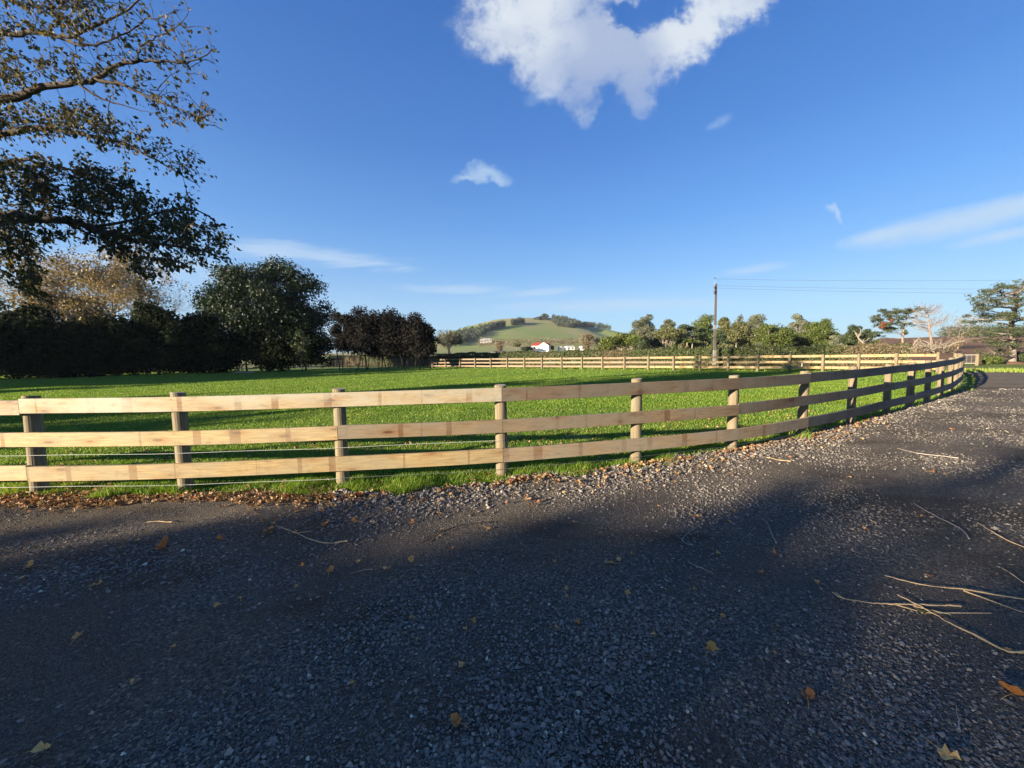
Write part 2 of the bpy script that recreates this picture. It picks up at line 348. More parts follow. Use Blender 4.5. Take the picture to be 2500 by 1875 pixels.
M['leaf_single'] = leaf_mat('dry_single_leaves', [(0.408, 0.158, 0.053), (0.600, 0.252, 0.075), (0.696, 0.367, 0.128), (0.792, 0.504, 0.195), (0.600, 0.210, 0.068)], 0.15, 0.6, 0.35)
M['bark_dark'] = bark_mat('dark_bark', (0.035, 0.026, 0.020), (0.070, 0.055, 0.042))
M['bark_plum'] = bark_mat('plum_bark', (0.020, 0.016, 0.014), (0.040, 0.032, 0.026))
M['bark_pale'] = bark_mat('pale_bark', (0.34, 0.30, 0.23), (0.21, 0.175, 0.13))
M['bark_grey'] = bark_mat('grey_bark', (0.26, 0.21, 0.17), (0.15, 0.12, 0.095))
M['bark_tan'] = bark_mat('tan_bark', (0.40, 0.33, 0.24), (0.26, 0.20, 0.14))
M['straw'] = flat_mat('dry_straw', (0.62, 0.44, 0.23), 0.7, 0, 0.35, 20)
M['stick_grey'] = flat_mat('grey_stick', (0.36, 0.31, 0.26), 0.8, 0, 0.3, 20)
M['stick_dark'] = flat_mat('dark_stick', (0.045, 0.035, 0.028), 0.8, 0, 0.3, 20)
def grass_mat():
    mt, t, p, o = new_mat('grass_blades')
    c = t.ramp(attr(t, 'rnd'), [(0, (0.083, 0.160, 0.018)), (0.5, (0.164, 0.269, 0.029)), (0.9, (0.254, 0.342, 0.046)), (1.0, (0.568, 0.480, 0.215))])
    b = t.noise(objco(t), 1.1, 3); yb = t.noise(objco(t), 0.33, 5, 0.65)
    c = t.mix(t.rng(yb, 0.48, 0.66, 0, 0.5), c, t.mix(1.0, c, (1.35, 1.0, 0.9), 'MULTIPLY'))
    c = t.mix(t.rng(b, 0.35, 0.65, 0, 0.5), c, t.mix(1.0, c, (0.6, 0.72, 0.6), 'MULTIPLY'))
    t.put(p.inputs['Base Color'], c); p.inputs['Roughness'].default_value = 0.5
    tr = t.n('ShaderNodeBsdfTranslucent'); t.L.new(t.mix(1.0, c, (1.3, 1.3, 0.5), 'MULTIPLY'), tr.inputs[0])
    mx = t.n('ShaderNodeMixShader'); mx.inputs[0].default_value = 0.35
    t.L.new(p.outputs[0], mx.inputs[1]); t.L.new(tr.outputs[0], mx.inputs[2]); t.L.new(mx.outputs[0], o.inputs[0])
    return mt
M['grass'] = grass_mat()

# ------------------------------------------------------------------ mesh builder
class MB:
    def __init__(s): s.V = []; s.F = []; s.A = []; s.MI = []; s.n = 0; s.UV = []
    def add(s, V, F, rnd=0.5, mi=0, uv=None):
        """V (k,3); F (m,c) int array of one face size"""
        V = np.asarray(V, np.float32).reshape(-1, 3); F = np.asarray(F, np.int64)
        s.V.append(V); s.F.append(F + s.n); s.n += len(V)
        s.A.append(np.broadcast_to(np.asarray(rnd, np.float32), (len(F),)).copy())
        s.MI.append(np.full(len(F), mi, np.int32))
        s.UV.append(np.zeros((F.size, 2), np.float32) if uv is None else np.asarray(uv, np.float32).reshape(-1, 2))
    def box(s, c, sz, rz=0.0, mi=0, rnd=.5):
        h = np.array(sz) / 2; V = np.array([[x, y, z] for x in (-1, 1) for y in (-1, 1) for z in (-1, 1)]) * h
        cs, sn = math.cos(rz), math.sin(rz); V = np.c_[V[:, 0] * cs - V[:, 1] * sn, V[:, 0] * sn + V[:, 1] * cs, V[:, 2]] + np.array(c)
        s.add(V, [[0, 1, 3, 2], [4, 6, 7, 5], [0, 4, 5, 1], [2, 3, 7, 6], [0, 2, 6, 4], [1, 5, 7, 3]], rnd, mi)
    def tube(s, pts, rad, k=6, mi=0, rnd=.5, cap=True):
        pts = np.asarray(pts, float); n = len(pts); rad = np.broadcast_to(np.asarray(rad, float), (n,))
        T = np.gradient(pts, axis=0); T /= np.linalg.norm(T, axis=1)[:, None] + 1e-9
        ref = np.array([0, 0, 1.0]) if abs(T[:, 2]).mean() < 0.8 else np.array([1.0, 0, 0])
        A = np.cross(T, ref); A /= np.linalg.norm(A, axis=1)[:, None] + 1e-9; B = np.cross(T, A)
        th = np.arange(k) / k * 2 * math.pi
        V = pts[:, None] + rad[:, None, None] * (np.cos(th)[None, :, None] * A[:, None] + np.sin(th)[None, :, None] * B[:, None])
        i = np.arange(n - 1)[:, None] * k; j = np.arange(k)[None]; j2 = (j + 1) % k
        F = np.stack([i + j, i + j2, i + k + j2, i + k + j], -1).reshape(-1, 4)
        base = s.n; s.add(V.reshape(-1, 3), F, rnd, mi)
        if cap and k <= 8:
            s.F.append(np.array([[base + (n - 1) * k + q for q in range(k)]])); s.A.append(np.array([.5], np.float32)); s.MI.append(np.array([mi], np.int32)); s.UV.append(np.zeros((k, 2), np.float32))
            s.F.append(np.array([[base + k - 1 - q for q in range(k)]])); s.A.append(np.array([.5], np.float32)); s.MI.append(np.array([mi], np.int32)); s.UV.append(np.zeros((k, 2), np.float32))
    def build(s, name, mats, parent=None, loc=None, smooth=False, uv=False):
        me = bpy.data.meshes.new(name)
        V = np.concatenate(s.V); 
        if loc is not None: V = V - np.asarray(loc, np.float32)
        loops = np.concatenate([f.ravel() for f in s.F]).astype(np.int32)
        sizes = np.concatenate([np.full(len(f), f.shape[1], np.int32) for f in s.F])
        starts = np.r_[0, np.cumsum(sizes)[:-1]].astype(np.int32)
        me.vertices.add(len(V)); me.vertices.foreach_set('co', V.astype(np.float32).ravel())
        me.loops.add(len(loops)); me.loops.foreach_set('vertex_index', loops)
        me.polygons.add(len(sizes)); me.polygons.foreach_set('loop_start', starts)
        me.polygons.foreach_set('material_index', np.concatenate(s.MI))
        me.polygons.foreach_set('use_smooth', np.full(len(sizes), smooth))
        a = me.attributes.new('rnd', 'FLOAT', 'FACE'); a.data.foreach_set('value', np.concatenate(s.A))
        if uv:
            l = me.uv_layers.new(name='UVMap'); l.data.foreach_set('uv', np.concatenate(s.UV).ravel())
        me.update(calc_edges=True); me.validate()
        for x in (mats if isinstance(mats, (list, tuple)) else [mats]): me.materials.append(x)
        o = bpy.data.objects.new(name, me); COL.objects.link(o)
        if loc is not None: o.location = loc
        if parent is not None:
            o.parent = parent
            if loc is not None: o.location = Vector(loc) - parent.location
        return o
def tag(o, label=None, cat=None, group=None, kind=None):
    if label: o['label'] = label
    if cat: o['category'] = cat
    if group: o['group'] = group
    if kind: o['kind'] = kind
    return o
def empty(name, loc, label, cat, group=None):
    o = bpy.data.objects.new(name, None); COL.objects.link(o); o.location = Vector([float(x) for x in loc]); o.empty_display_size = 0.3
    return tag(o, label, cat, group)
def part(mb, name, mats, root, smooth=False, uv=False):
    return mb.build(name, mats, root, loc=tuple(root.location), smooth=smooth, uv=uv)

# ------------------------------------------------------------------ ground
def gz(x, y):
    """gentle swells of the lawn"""
    x = np.asarray(x, float); y = np.asarray(y, float)
    return -0.022 + 0.028 * np.sin(x * 0.55 + 1.3 * np.sin(y * 0.31)) * np.sin(y * 0.47 + 0.6) + 0.016 * np.sin(x * 1.7 + y * 1.1) * np.sin(y * 1.9 - x * 0.6)
EDGE_PX = [(-500, 1240), (-200, 1236), (0, 1230), (300, 1228), (600, 1222), (840, 1216), (1000, 1204), (1225, 1188), (1400, 1164), (1550, 1143), (1800, 1100), (1957, 1068), (2078, 1038), (2170, 1013), (2250, 990), (2300, 971), (2335, 955)]
EDGE = np.array([G(*p)[:2] for p in EDGE_PX])
FAR_CORNER = np.array([30.2, 27.4])
def grid_sheet(name, xs, ys, zf, mat, keep=None):
    X, Y = np.meshgrid(xs, ys); Z = zf(X, Y)
    V = np.stack([X, Y, Z], -1).reshape(-1, 3); nx = len(xs)
    i, j = np.meshgrid(np.arange(len(xs) - 1), np.arange(len(ys) - 1)); a = (j * nx + i).ravel()
    F = np.stack([a, a + 1, a + nx + 1, a + nx], -1)
    if keep is not None: F = F[keep(V[F].mean(1))]
    b = MB(); b.add(V, F); o = b.build(name, mat, smooth=True); tag(o, kind='structure'); return o
# wide pasture, one sheet to the horizon
grid_sheet('field', np.r_[-6000, -2000, -600, np.linspace(-200, 200, 41), 600, 2000, 6000], np.r_[-3000, -600, np.linspace(-160, 240, 41), 900, 2500, 7000], lambda X, Y: X * 0 - 0.06, M['field'])
grid_sheet('lawn', np.linspace(-60, 32, 369), np.r_[np.linspace(3.4, 30, 140), np.linspace(30.3, 64, 60)], gz, M['lawn'],
           keep=lambda c: (c[:, 1] < 56.5 - 0.70 * (c[:, 0] + 12) + 3.0) | (c[:, 0] < -12))
# gravel road
def poly_sheet(name, pts, z, mat):
    import mathutils.geometry as mg
    tri = mg.tessellate_polygon([[Vector((p[0], p[1], 0)) for p in pts]])
    b = MB(); V = np.array([[p[0], p[1], z] for p in pts]); F = [t if np.cross(V[t[1]] - V[t[0]], V[t[2]] - V[t[0]])[2] > 0 else t[::-1] for t in [list(q) for q in tri]]
    b.add(V, F); return tag(b.build(name, mat), kind='structure')
fine_edge = []
for a, b_ in zip(EDGE[:-1], EDGE[1:]):
    n = max(2, int(np.hypot(*(b_ - a)) / 0.15))
    for k in range(n): fine_edge.append(a + (b_ - a) * k / n)
fine_edge = np.array(fine_edge); ER = np.random.default_rng(5)
jit = np.convolve(ER.normal(0, 0.07, len(fine_edge) + 4), np.ones(5) / 3, 'valid')
fine_edge[:, 1] += jit[:len(fine_edge)] * 0.6
road_far = [(20.1, 16.55), (21.85, 18.0), (23.6, 19.5), (25.3, 20.95), (26.85, 22.4), (28.1, 23.7), (28.9, 25.4), (29.6, 27.6)]
road_out = [tuple(G(2360, 896)[:2]), tuple(G(2430, 903)[:2]), tuple(G(2500, 911)[:2]), tuple(G(2650, 925)[:2]), (40, -30), (-40, -30)]
ROAD = [tuple(p) for p in fine_edge] + road_far + road_out
poly_sheet('gravel_road', ROAD, 0.035, M['gravel'])
# verge beyond the road on the right
pv = [G(2346, 893), G(2400, 886), G(2500, 888), G(2800, 893), G(2900, 960), G(2650, 925), G(2500, 911), G(2430, 903), G(2360, 896)]
poly_sheet('road_verge', [(p[0], p[1]) for p in [G(2330, 889), G(2400, 885), G(2500, 887), G(2900, 890), G(2900, 935), G(2650, 924), G(2500, 911), G(2430, 903), G(2360, 897), G(2340, 896)]], 0.02, M['verge'])

# hill and rising plain beyond
PROF = [(-0.62, 0), (-0.45, 3), (-0.26, 6), (-0.20, 14), (-0.155, 34), (-0.115, 53), (-0.075, 65), (-0.04, 75), (0.0, 79), (0.04, 79.5), (0.09, 77), (0.14, 72), (0.18, 66), (0.225, 56), (0.28, 44), (0.34, 30), (0.42, 18), (0.55, 9), (0.8, 3), (1.2, 0)]
pu = np.array([p[0] for p in PROF]); pz_ = np.array([p[1] for p in PROF])
def hill_z(X, Y):
    X = np.asarray(X, float); Y = np.asarray(Y, float)
    h = np.interp(X / 880.0, pu, pz_)
    ridge = 880 + 60 * np.sin(X / 170.0)
    d = (Y - ridge)
    fall = np.where(d < 0, np.clip(1 + d / 460.0, 0, 1) ** 1.25, np.clip(1 - d / 500.0, 0, 1))
    fall = fall * fall * (3 - 2 * fall) * 0.5 + fall * 0.5
    rise = np.clip((Y - 130) / 400.0, 0, 1); base = -0.3 + 7.5 * rise * np.clip(1.2 - np.abs(X) / 900, 0, 1)
    val = 5.0 * np.exp(-((X - 190 + (Y - 700) * 0.15) / 26.0) ** 2) * fall * 2 + 3.0 * np.sin(X / 60.0 + Y / 110.0) * fall
    return base + h * fall - val
grid_sheet('hill', np.linspace(-900, 1300, 220), np.r_[np.linspace(130, 1000, 150), np.linspace(1020, 1450, 20)], hill_z, None if False else field_mat('hill_pasture', ((0.20, 0.26, 0.07), (0.31, 0.26, 0.13), (0.17, 0.22, 0.07)), 0.006, 0.0))
# brown bracken slope on the right
def brown_z(X, Y):
    t = np.clip((Y - 42) / 150.0, 0, 1); w_ = np.clip((X / Y - 0.86) / 0.10, 0, 1)
    return -0.15 + (6.3 * t ** 0.8 + 0.25 * np.sin(X * 0.35) * t + 0.3 * np.sin(Y * .3 + X * .2) * t) * (w_ * w_ * (3 - 2 * w_))
grid_sheet('bracken_slope', np.linspace(38, 320, 150), np.linspace(42, 200, 90), brown_z, M['bracken'])
# ------------------------------------------------------------------ fences
def smooth_path(pts, per=8):
    pts = np.asarray(pts, float); n = len(pts); out = []
    P = np.vstack([2 * pts[0] - pts[1], pts, 2 * pts[-1] - pts[-2]])
    for i in range(1, n):
        p0, p1, p2, p3 = P[i - 1], P[i], P[i + 1], P[i + 2]
        for k in range(per):
            t = k / per
            out.append(0.5 * ((2 * p1) + (-p0 + p2) * t + (2 * p0 - 5 * p1 + 4 * p2 - p3) * t * t + (-p0 + 3 * p1 - 3 * p2 + p3) * t ** 3))
    out.append(pts[-1]); return np.array(out)
def post_mb(x, y, h, r, seed, k=20):
    rg = np.random.default_rng(seed); b = MB()
    zs = [-0.12, 0.25, 0.55, 0.9, h - 0.012, h]; rr = [r * 1.06, r * 1.03, r * 1.01, r, r * 0.985, r * 0.93]
    lean = rg.normal(0, 0.006, 2)
    th = np.arange(k) / k * 2 * math.pi; ov = 1 + 0.03 * np.cos(2 * th + rg.uniform(0, 6)) + rg.normal(0, 0.006, k)
    V = np.array([[x + lean[0] * z + q * o_ * math.cos(a), y + lean[1] * z + q * o_ * math.sin(a), z + (0.006 * math.cos(a + seed) if z >= h - .02 else 0)] for z, q in zip(zs, rr) for a, o_ in zip(th, ov)])
    F = [[i * k + j, i * k + (j + 1) % k, (i + 1) * k + (j + 1) % k, (i + 1) * k + j] for i in range(len(zs) - 1) for j in range(k)]
    b.add(V, F); b.add(V[-k:], [list(range(k))], mi=1); return b
def board_mb(path, z0, z1, th, u0_, seed, n_out, nails=None):
    """board of rectangular section following path (n,2); outside face offset by th"""
    rg = np.random.default_rng(seed); path = np.asarray(path); n = len(path)
    T = np.gradient(path, axis=0); T /= np.linalg.norm(T, axis=1)[:, None]; N = np.c_[T[:, 1], -T[:, 0]] * n_out
    s = np.r_[0, np.cumsum(np.hypot(*np.diff(path, axis=0).T))]
    dz = rg.normal(0, 0.004) + rg.normal(0, 0.0025) * (s - s.mean()) + 0.004 * np.sin(s * 1.1 + seed)
    e = 0.003
    ring = [(0, z0 + e), (0, z1 - e), (e, z1), (th - e, z1), (th, z1 - e), (th, z0 + e), (th - e, z0), (e, z0)]
    R = len(ring); V = np.zeros((n, R, 3)); 
    for q, (o_, z) in enumerate(ring): V[:, q, :2] = path + N * o_; V[:, q, 2] = z + dz
    b = MB(); F = []; UVs = []
    vv = np.r_[0, np.cumsum([math.hypot(ring[(q + 1) % R][0] - ring[q][0], ring[(q + 1) % R][1] - ring[q][1]) for q in range(R)])]
    for i in range(n - 1):
        for q in range(R):
            q2 = (q + 1) % R
            f = [i * R + q, (i + 1) * R + q, (i + 1) * R + q2, i * R + q2]; uvq = [(s[i], vv[q]), (s[i + 1], vv[q]), (s[i + 1], vv[q + 1]), (s[i], vv[q + 1])]
            if n_out < 0: f = f[::-1]; uvq = uvq[::-1]
            F.append(f); UVs += uvq
    b.add(V.reshape(-1, 3), F, uv=UVs)
    c0 = list(range(R)); c1 = [(n - 1) * R + q for q in range(R)][::-1]
    if n_out < 0: c0 = c0[::-1]; c1 = c1[::-1]
    b.add(V.reshape(-1, 3), [c0, c1], uv=np.zeros((2 * R, 2)))
    for (j, oo) in (nails or []):
        for zz in (z0 + 0.035, z1 - 0.035):
            pc = path[j] + N[j] * th + T[j] * oo
            b.tube([(pc[0] - N[j][0] * .003, pc[1] - N[j][1] * .003, zz + dz[j]), (pc[0] + N[j][0] * 0.0015, pc[1] + N[j][1] * 0.0015, zz + dz[j])], 0.0055, 6, mi=1)
    return b
NP = [(-620, 1208), (-262, 1206), (98, 1204), (455, 1199), (838, 1183), (1226, 1160), (1552, 1129), (1786, 1099.5), (1956, 1067), (2076, 1036.5), (2163, 1011), (2220, 995), (2262, 982), (2293, 969), (2318, 958), (2333, 949.5)]
posts = [G(*p)[:2] for p in NP]
posts = [np.array(p) for p in posts[:15]] + [np.array((18.05, 15.62))] + [np.array(p) for p in [(19.75, 16.95), (21.5, 18.4), (23.25, 19.9), (24.95, 21.35), (26.45, 22.75), (27.6, 23.95)]]
def build_fence(root, posts, rows, rail_mats, span, starts, hpost, rpost, n_out, seed0, per=6, nails=True, path_offset=0.0):
    pts = np.array(posts); sp = smooth_path(pts, per)
    T = np.gradient(sp, axis=0); T /= np.linalg.norm(T, axis=1)[:, None]; N = np.c_[T[:, 1], -T[:, 0]] * n_out
    out = sp + N * (rpost - 0.012)
    hs_ = hpost if isinstance(hpost, (list, tuple)) else [hpost] * len(posts)
    for i, p in enumerate(posts):
        z = gz(*p) * 0 
        part(post_mb(p[0], p[1], hs_[i] + 0.01 * math.sin(i * 2.3), rpost * (1 + 0.06 * math.sin(i * 3.1)), seed0 + i), 'post', [M['post'], M['endgrain']], root, smooth=False)
    for ri, (z0, z1) in enumerate(rows):
        i = starts[ri] - span
        while i < len(posts) - 1:
            a = max(0, i); b_ = min(len(posts) - 1, i + span)
            if b_ > a:
                seg = out[a * per:b_ * per + 1].copy()
                L = seg[1] - seg[0]; seg[0] += L / np.linalg.norm(L) * 0.003; L = seg[-1] - seg[-2]; seg[-1] -= L / np.linalg.norm(L) * 0.003
                nl = [(q * per, .025 if q == 0 else (-.025 if q == b_ - a else 0.0)) for q in range(b_ - a + 1)] if nails else None
                r = part(board_mb(seg, z0, z1, 0.045, 0, seed0 * 7 + i * 3 + ri, n_out, nl), 'rail', [rail_mats[ri] if not callable(rail_mats[ri]) else rail_mats[ri](a), M['nail']], root, uv=True)
            i += span
ROWS = [(1.06, 1.245), (0.635, 0.815), (0.205, 0.395)]
f1 = empty('rail_fence', (posts[5][0], posts[5][1], 0), 'curved three-rail pine fence with round posts sweeping along the gravel road', 'fence')
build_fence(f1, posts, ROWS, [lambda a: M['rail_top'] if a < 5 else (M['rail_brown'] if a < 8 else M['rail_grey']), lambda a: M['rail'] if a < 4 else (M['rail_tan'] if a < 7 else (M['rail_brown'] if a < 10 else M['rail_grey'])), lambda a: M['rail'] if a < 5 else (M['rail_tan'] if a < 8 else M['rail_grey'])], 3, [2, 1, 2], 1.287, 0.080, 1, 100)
# straining wires on the near fence
pts = np.array(posts); sp = smooth_path(pts, 6); T = np.gradient(sp, axis=0); T /= np.linalg.norm(T, axis=1)[:, None]; N = np.c_[T[:, 1], -T[:, 0]]
for (i0, i1, z, mt, off) in ((0, 5, 0.525, 'wire', 0.092), (0, 4, 0.115, 'wire', 0.092), (4, 8, 0.115, 'wire_dark', 0.092)):
    b = MB(); seg = sp[i0 * 6:i1 * 6 + 1] + N[i0 * 6:i1 * 6 + 1] * off
    if (i0, i1) == (0, 5): seg = np.vstack([seg, sp[31] - N[31] * 0.2])
    b.tube(np.c_[seg, z + 0.004 * np.sin(np.arange(len(seg)))], 0.0024, 5); part(b, 'wire', M[mt], f1)

FP = [(960, 897.5), (992, 898), (1026, 898), (1056, 898.2), (1088, 898.3), (1123, 898.5), (1160, 898.8), (1198, 899), (1238, 899.5), (1280, 900), (1323, 900.8), (1370.5, 901.4), (1420, 902), (1470, 902.6), (1524, 903.2), (1582, 903.8), (1644, 904.4), (1708, 905), (1777, 905.7), (1849, 906.4), (1927, 907.2)]
A_, B_ = G(1026, 898.2)[:2], G(1927, 906.6)[:2]
def on_line(px):   # where the sight line at column px meets the straight far fence
    d = ray(px, 900)[:2]; n = np.array([B_[1] - A_[1], A_[0] - B_[0]]); return d * (A_ @ n) / (d @ n)
fpos = [on_line(p[0]) for p in FP] + [on_line(x) for x in (2008, 2095, 2187)] + [np.array([28.05, 25.3])]
f2 = empty('rail_fence', (fpos[10][0], fpos[10][1], 0), 'straight three-rail timber fence across the far side of the paddock before the hedge', 'fence')
fr_ = lambda a: M['rail_tan'] if a < 15 else M['rail']
build_fence(f2, fpos, ROWS, [fr_, fr_, fr_], 2, [1, 0, 1], [1.30] * 24 + [1.36], 0.085, -1, 300, per=2, nails=False)

# ------------------------------------------------------------------ vegetation toolkit
def unit(rg, n):
    v = rg.normal(size=(n, 3)); return v / np.linalg.norm(v, axis=1)[:, None]
def cards(b, P, Nrm, size, rg, aspect=0.55, mi=0, rnd=None, droop=0.0):
    """leaf shaped quads (pointed diamonds) at P facing Nrm"""
    n = len(P); size = np.broadcast_to(size, (n,)) * rg.uniform(0.6, 1.35, n)
    t = unit(rg, n); t[:, 2] -= droop; A = t - (t * Nrm).sum(1)[:, None] * Nrm; A /= np.linalg.norm(A, axis=1)[:, None] + 1e-9
    B = np.cross(Nrm, A)
    s1 = size[:, None] * 0.5; w1 = size[:, None] * 0.5 * aspect
    V = np.stack([P - A * s1, P + B * w1 - A * s1 * rg.uniform(-.3, .5, (n, 1)), P + A * s1, P - B * w1 + A * s1 * rg.uniform(-.3, .5, (n, 1))], 1).reshape(-1, 3)
    F = np.arange(n * 4).reshape(n, 4)
    b.add(V, F, rg.uniform(0, 1, n) if rnd is None else rnd, mi)
def blob_foliage(b, blobs, n, size, rg, fill=0.35, aspect=0.6, mi=0, tone=0.25):
    blobs = np.asarray(blobs, float); wgt = (blobs[:, 3] * blobs[:, 4] * blobs[:, 5]) ** (0.62); wgt /= wgt.sum()
    k = rg.choice(len(blobs), n, p=wgt); d = unit(rg, n); r = rg.uniform(0, 1, n) ** fill * rg.uniform(0.75, 1.12, n)
    P = blobs[k, :3] + d * r[:, None] * blobs[k, 3:6]
    Nn = d * 0.7 + unit(rg, n) * 0.8; Nn /= np.linalg.norm(Nn, axis=1)[:, None]
    bt = np.random.default_rng(int(n)).uniform(-tone, tone, len(blobs))
    cards(b, P, Nn, size, rg, aspect, mi, np.clip(rg.uniform(0, 1, n) * 0.8 + 0.1 + bt[k], 0, 1))
def limb(b, p0, p1, r0_, r1_, rg, k=6, bend=0.12, seg=5, sag=0.0):
    p0 = np.array(p0, float); p1 = np.array(p1, float); L = np.linalg.norm(p1 - p0); t = np.linspace(0, 1, seg + 1)[:, None]
    pts = p0 + (p1 - p0) * t; off = rg.normal(0, bend * L, 3) * np.array([1, 1, 0.5]); pts = pts + np.sin(t * math.pi) * off + rg.normal(0, bend * L * 0.12, pts.shape) * np.sin(t * math.pi)
    pts[:, 2] += (t[:, 0] ** 2 - t[:, 0]) * sag
    b.tube(pts, r0_ + (r1_ - r0_) * t[:, 0] ** 0.8, k, cap=False); return pts
def branchy(b, p, d, L, r, lev, rg, spread=0.6, kids=3, tips=None, up=0.15, k=5, shrink=0.62):
    d = d / np.linalg.norm(d); q = p + d * L
    pts = limb(b, p, q, r, r * 0.55, rg, k=k if lev > 0 else 3, bend=0.06, seg=3)
    if lev == 0:
        if tips is not None: tips.append(q)
        return
    for i in range(kids):
        t = rg.uniform(0.35, 1.0) if i else 1.0
        s = pts[min(3, int(round(t * 3)))]
        nd = d + rg.normal(0, spread, 3); nd[2] += up; branchy(b, s, nd, L * rg.uniform(0.75, 1.1) * shrink * 1.15, r * 0.55, lev - 1, rg, spread, kids, tips, up, k, shrink)
def crown_blobs(c, rx, ry, rz, n, br, rg, shell=0.8, flat=0.75, shape='round'):
    out = []
    for i in range(n):
        if shape == 'cone':
            t = rg.uniform(0, 1); a = rg.uniform(0, 6.28); rr = (1 - t) ** 0.8 * rg.uniform(0.3, 1.0)
            p = np.array([rx * rr * math.cos(a), ry * rr * math.sin(a), rz * (2 * t - 1)]); q = br * (1.1 - 0.6 * t)
        elif shape == 'flat':
            a = rg.uniform(0, 6.28); rr = rg.uniform(0, 1) ** .5; p = np.array([rx * rr * math.cos(a), ry * rr * math.sin(a), rz * (rg.uniform(-.6, 1) * (1 - .5 * rr))]); q = br
        elif shape == 'flatwall':
            p = np.array([rx * rg.uniform(-1, 1), ry * rg.uniform(-1, 1), rz * rg.uniform(-1, 1)]); p[2] = p[2] if p[2] < 0 else p[2] * (1 - .12 * (p[0] / rx) ** 2); q = br
        elif shape == 'wall':
            p = np.array([rx * rg.uniform(-1.05, 1.05), ry * rg.uniform(-1, 1), 0]); dome = 1 - .45 * (abs(p[0]) / (rx + .01)) ** 2; p[2] = rz * (-1 + 2 * dome * rg.uniform(0, 1)); q = br
        else:
            d = unit(rg, 1)[0]
            if d[2] < -0.3: d[2] *= 0.7
            p = d * np.array([rx, ry, rz]) * rg.uniform(0.55, shell) ; q = br
        q = q * rg.uniform(0.7, 1.25); out.append([*(np.array(c) + p), q, q, q * flat])
    return out
def tree(name, label, base, h, wdt, leaf, bark, n=3500, size=0.35, seed=1, crown_from=0.3, nb=26, br=0.2, shape='round', flat=0.75, tr=None, group=None, cat='tree', fill=0.4, depth=None, lean=0.0, stems=1, aspect=0.6, orange=None, limbs=12):
    rg = np.random.default_rng(seed); base = np.array(base, float); r = tr or h * 0.022
    root = empty(name, base, label, cat, group)
    tb = MB(); rx = wdt / 2; ry = (depth or wdt) / 2; cz = base[2] + h * (crown_from + (1 - crown_from) / 2); rz = h * (1 - crown_from) / 2
    q = br * wdt; cc = np.array([base[0] + lean, base[1], cz])
    blobs = crown_blobs(cc, max(rx - q * .7, .1), max(ry - q * .7, .1), max(rz - q * .6 * flat, .1), nb, q, rg, 1.0, flat, shape)
    for s_ in range(stems):
        o_ = np.array([rg.normal(0, .25), rg.normal(0, .25), 0]) * (stems > 1) * (1 + wdt * .05)
        top = cc + np.array([rg.normal(0, rx * 0.12), rg.normal(0, .3), rz * 0.35]) + o_ * 3
        tp = limb(tb, base + o_ + np.array([0, 0, -0.15]), top, r / stems ** .5, r * 0.3, rg, k=8, bend=0.025, seg=8)
        for j in range(s_, min(limbs, len(blobs)), stems):
            bl = blobs[j]; lvl = rg.integers(2, 7); s0 = tp[lvl]
            if s0[2] > bl[2]: s0 = tp[max(1, lvl - 2)]
            pl = limb(tb, s0, bl[:3], r * 0.42, r * 0.08, rg, k=5, bend=0.07, seg=4)
            for e in range(3): limb(tb, pl[rg.integers(2, 5)], np.array(bl[:3]) + unit(rg, 1)[0] * np.array(bl[3:6]) * 0.9, r * 0.13, r * 0.03, rg, k=3, bend=0.08, seg=3)
    part(tb, 'trunk', bark, root, smooth=True)
    cb = MB(); blob_foliage(cb, blobs, n, size, rg, fill, aspect)
    mats = [leaf]
    if orange is not None:
        mats.append(M['leaf_orange']); blob_foliage(cb, orange, 380, size, rg, fill, aspect, mi=1)
    part(cb, 'crown', mats, root)
    return root
def pxbase(px, Y, z=0.0):
    p = W(px, 860, Y); return np.array([p[0], p[1], z])
def topz(px, py, Y): return W(px, py, Y)[2]
def pxw(dpx, Y): return dpx / PXF * Y
def ptree(name, label, px, wpx, ytop, Y, leaf, bark, z=-0.05, **kw):
    h = topz(px, ytop, Y) - z
    return tree(name, label, pxbase(px, Y, z), h, pxw(wpx, Y), M[leaf], M[bark], **kw)
#PART2
# ------------------------------------------------------------------ trees of the left row (2500-px columns, distances in metres)
rowg = 'dark trees of the shelter row on the left'
LEFT = [ # px, width px, top y, Y, label
    (-40, 190, 752, 41.0, 'dense dark evergreen at the left edge of the photo under the hanging branch'),
    (85, 150, 742, 42.0, 'dark evergreen bush tree, second from the left edge of the row'),
    (185, 130, 778, 43.2, 'lower dark evergreen beneath the tan autumn tree'),
    (285, 150, 770, 45.0, 'black green shelter tree below the middle of the tan autumn tree'),
    (385, 150, 733, 46.5, 'domed dark tree rising between the tan tree and the big round tree'),
    (490, 130, 762, 48.5, 'dark tree filling the gap left of the big round tree'),
]
for i, (px, wp, yt, Y, lb) in enumerate(LEFT):
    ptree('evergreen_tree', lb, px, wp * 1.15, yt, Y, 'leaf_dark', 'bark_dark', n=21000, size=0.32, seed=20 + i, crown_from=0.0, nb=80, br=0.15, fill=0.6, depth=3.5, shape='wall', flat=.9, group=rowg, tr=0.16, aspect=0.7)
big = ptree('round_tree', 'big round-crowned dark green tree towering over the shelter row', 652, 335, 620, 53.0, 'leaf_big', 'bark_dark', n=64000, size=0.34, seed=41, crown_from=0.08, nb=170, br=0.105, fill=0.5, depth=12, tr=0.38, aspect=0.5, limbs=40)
ptree('evergreen_tree', 'dark understorey tree in front of the big round tree beside the timber stack', 600, 210, 800, 50.5, 'leaf_dark', 'bark_dark', n=18000, size=0.30, seed=47, crown_from=0.04, nb=70, br=0.13, depth=3.5, shape='wall', flat=.9, group=rowg, tr=.14)
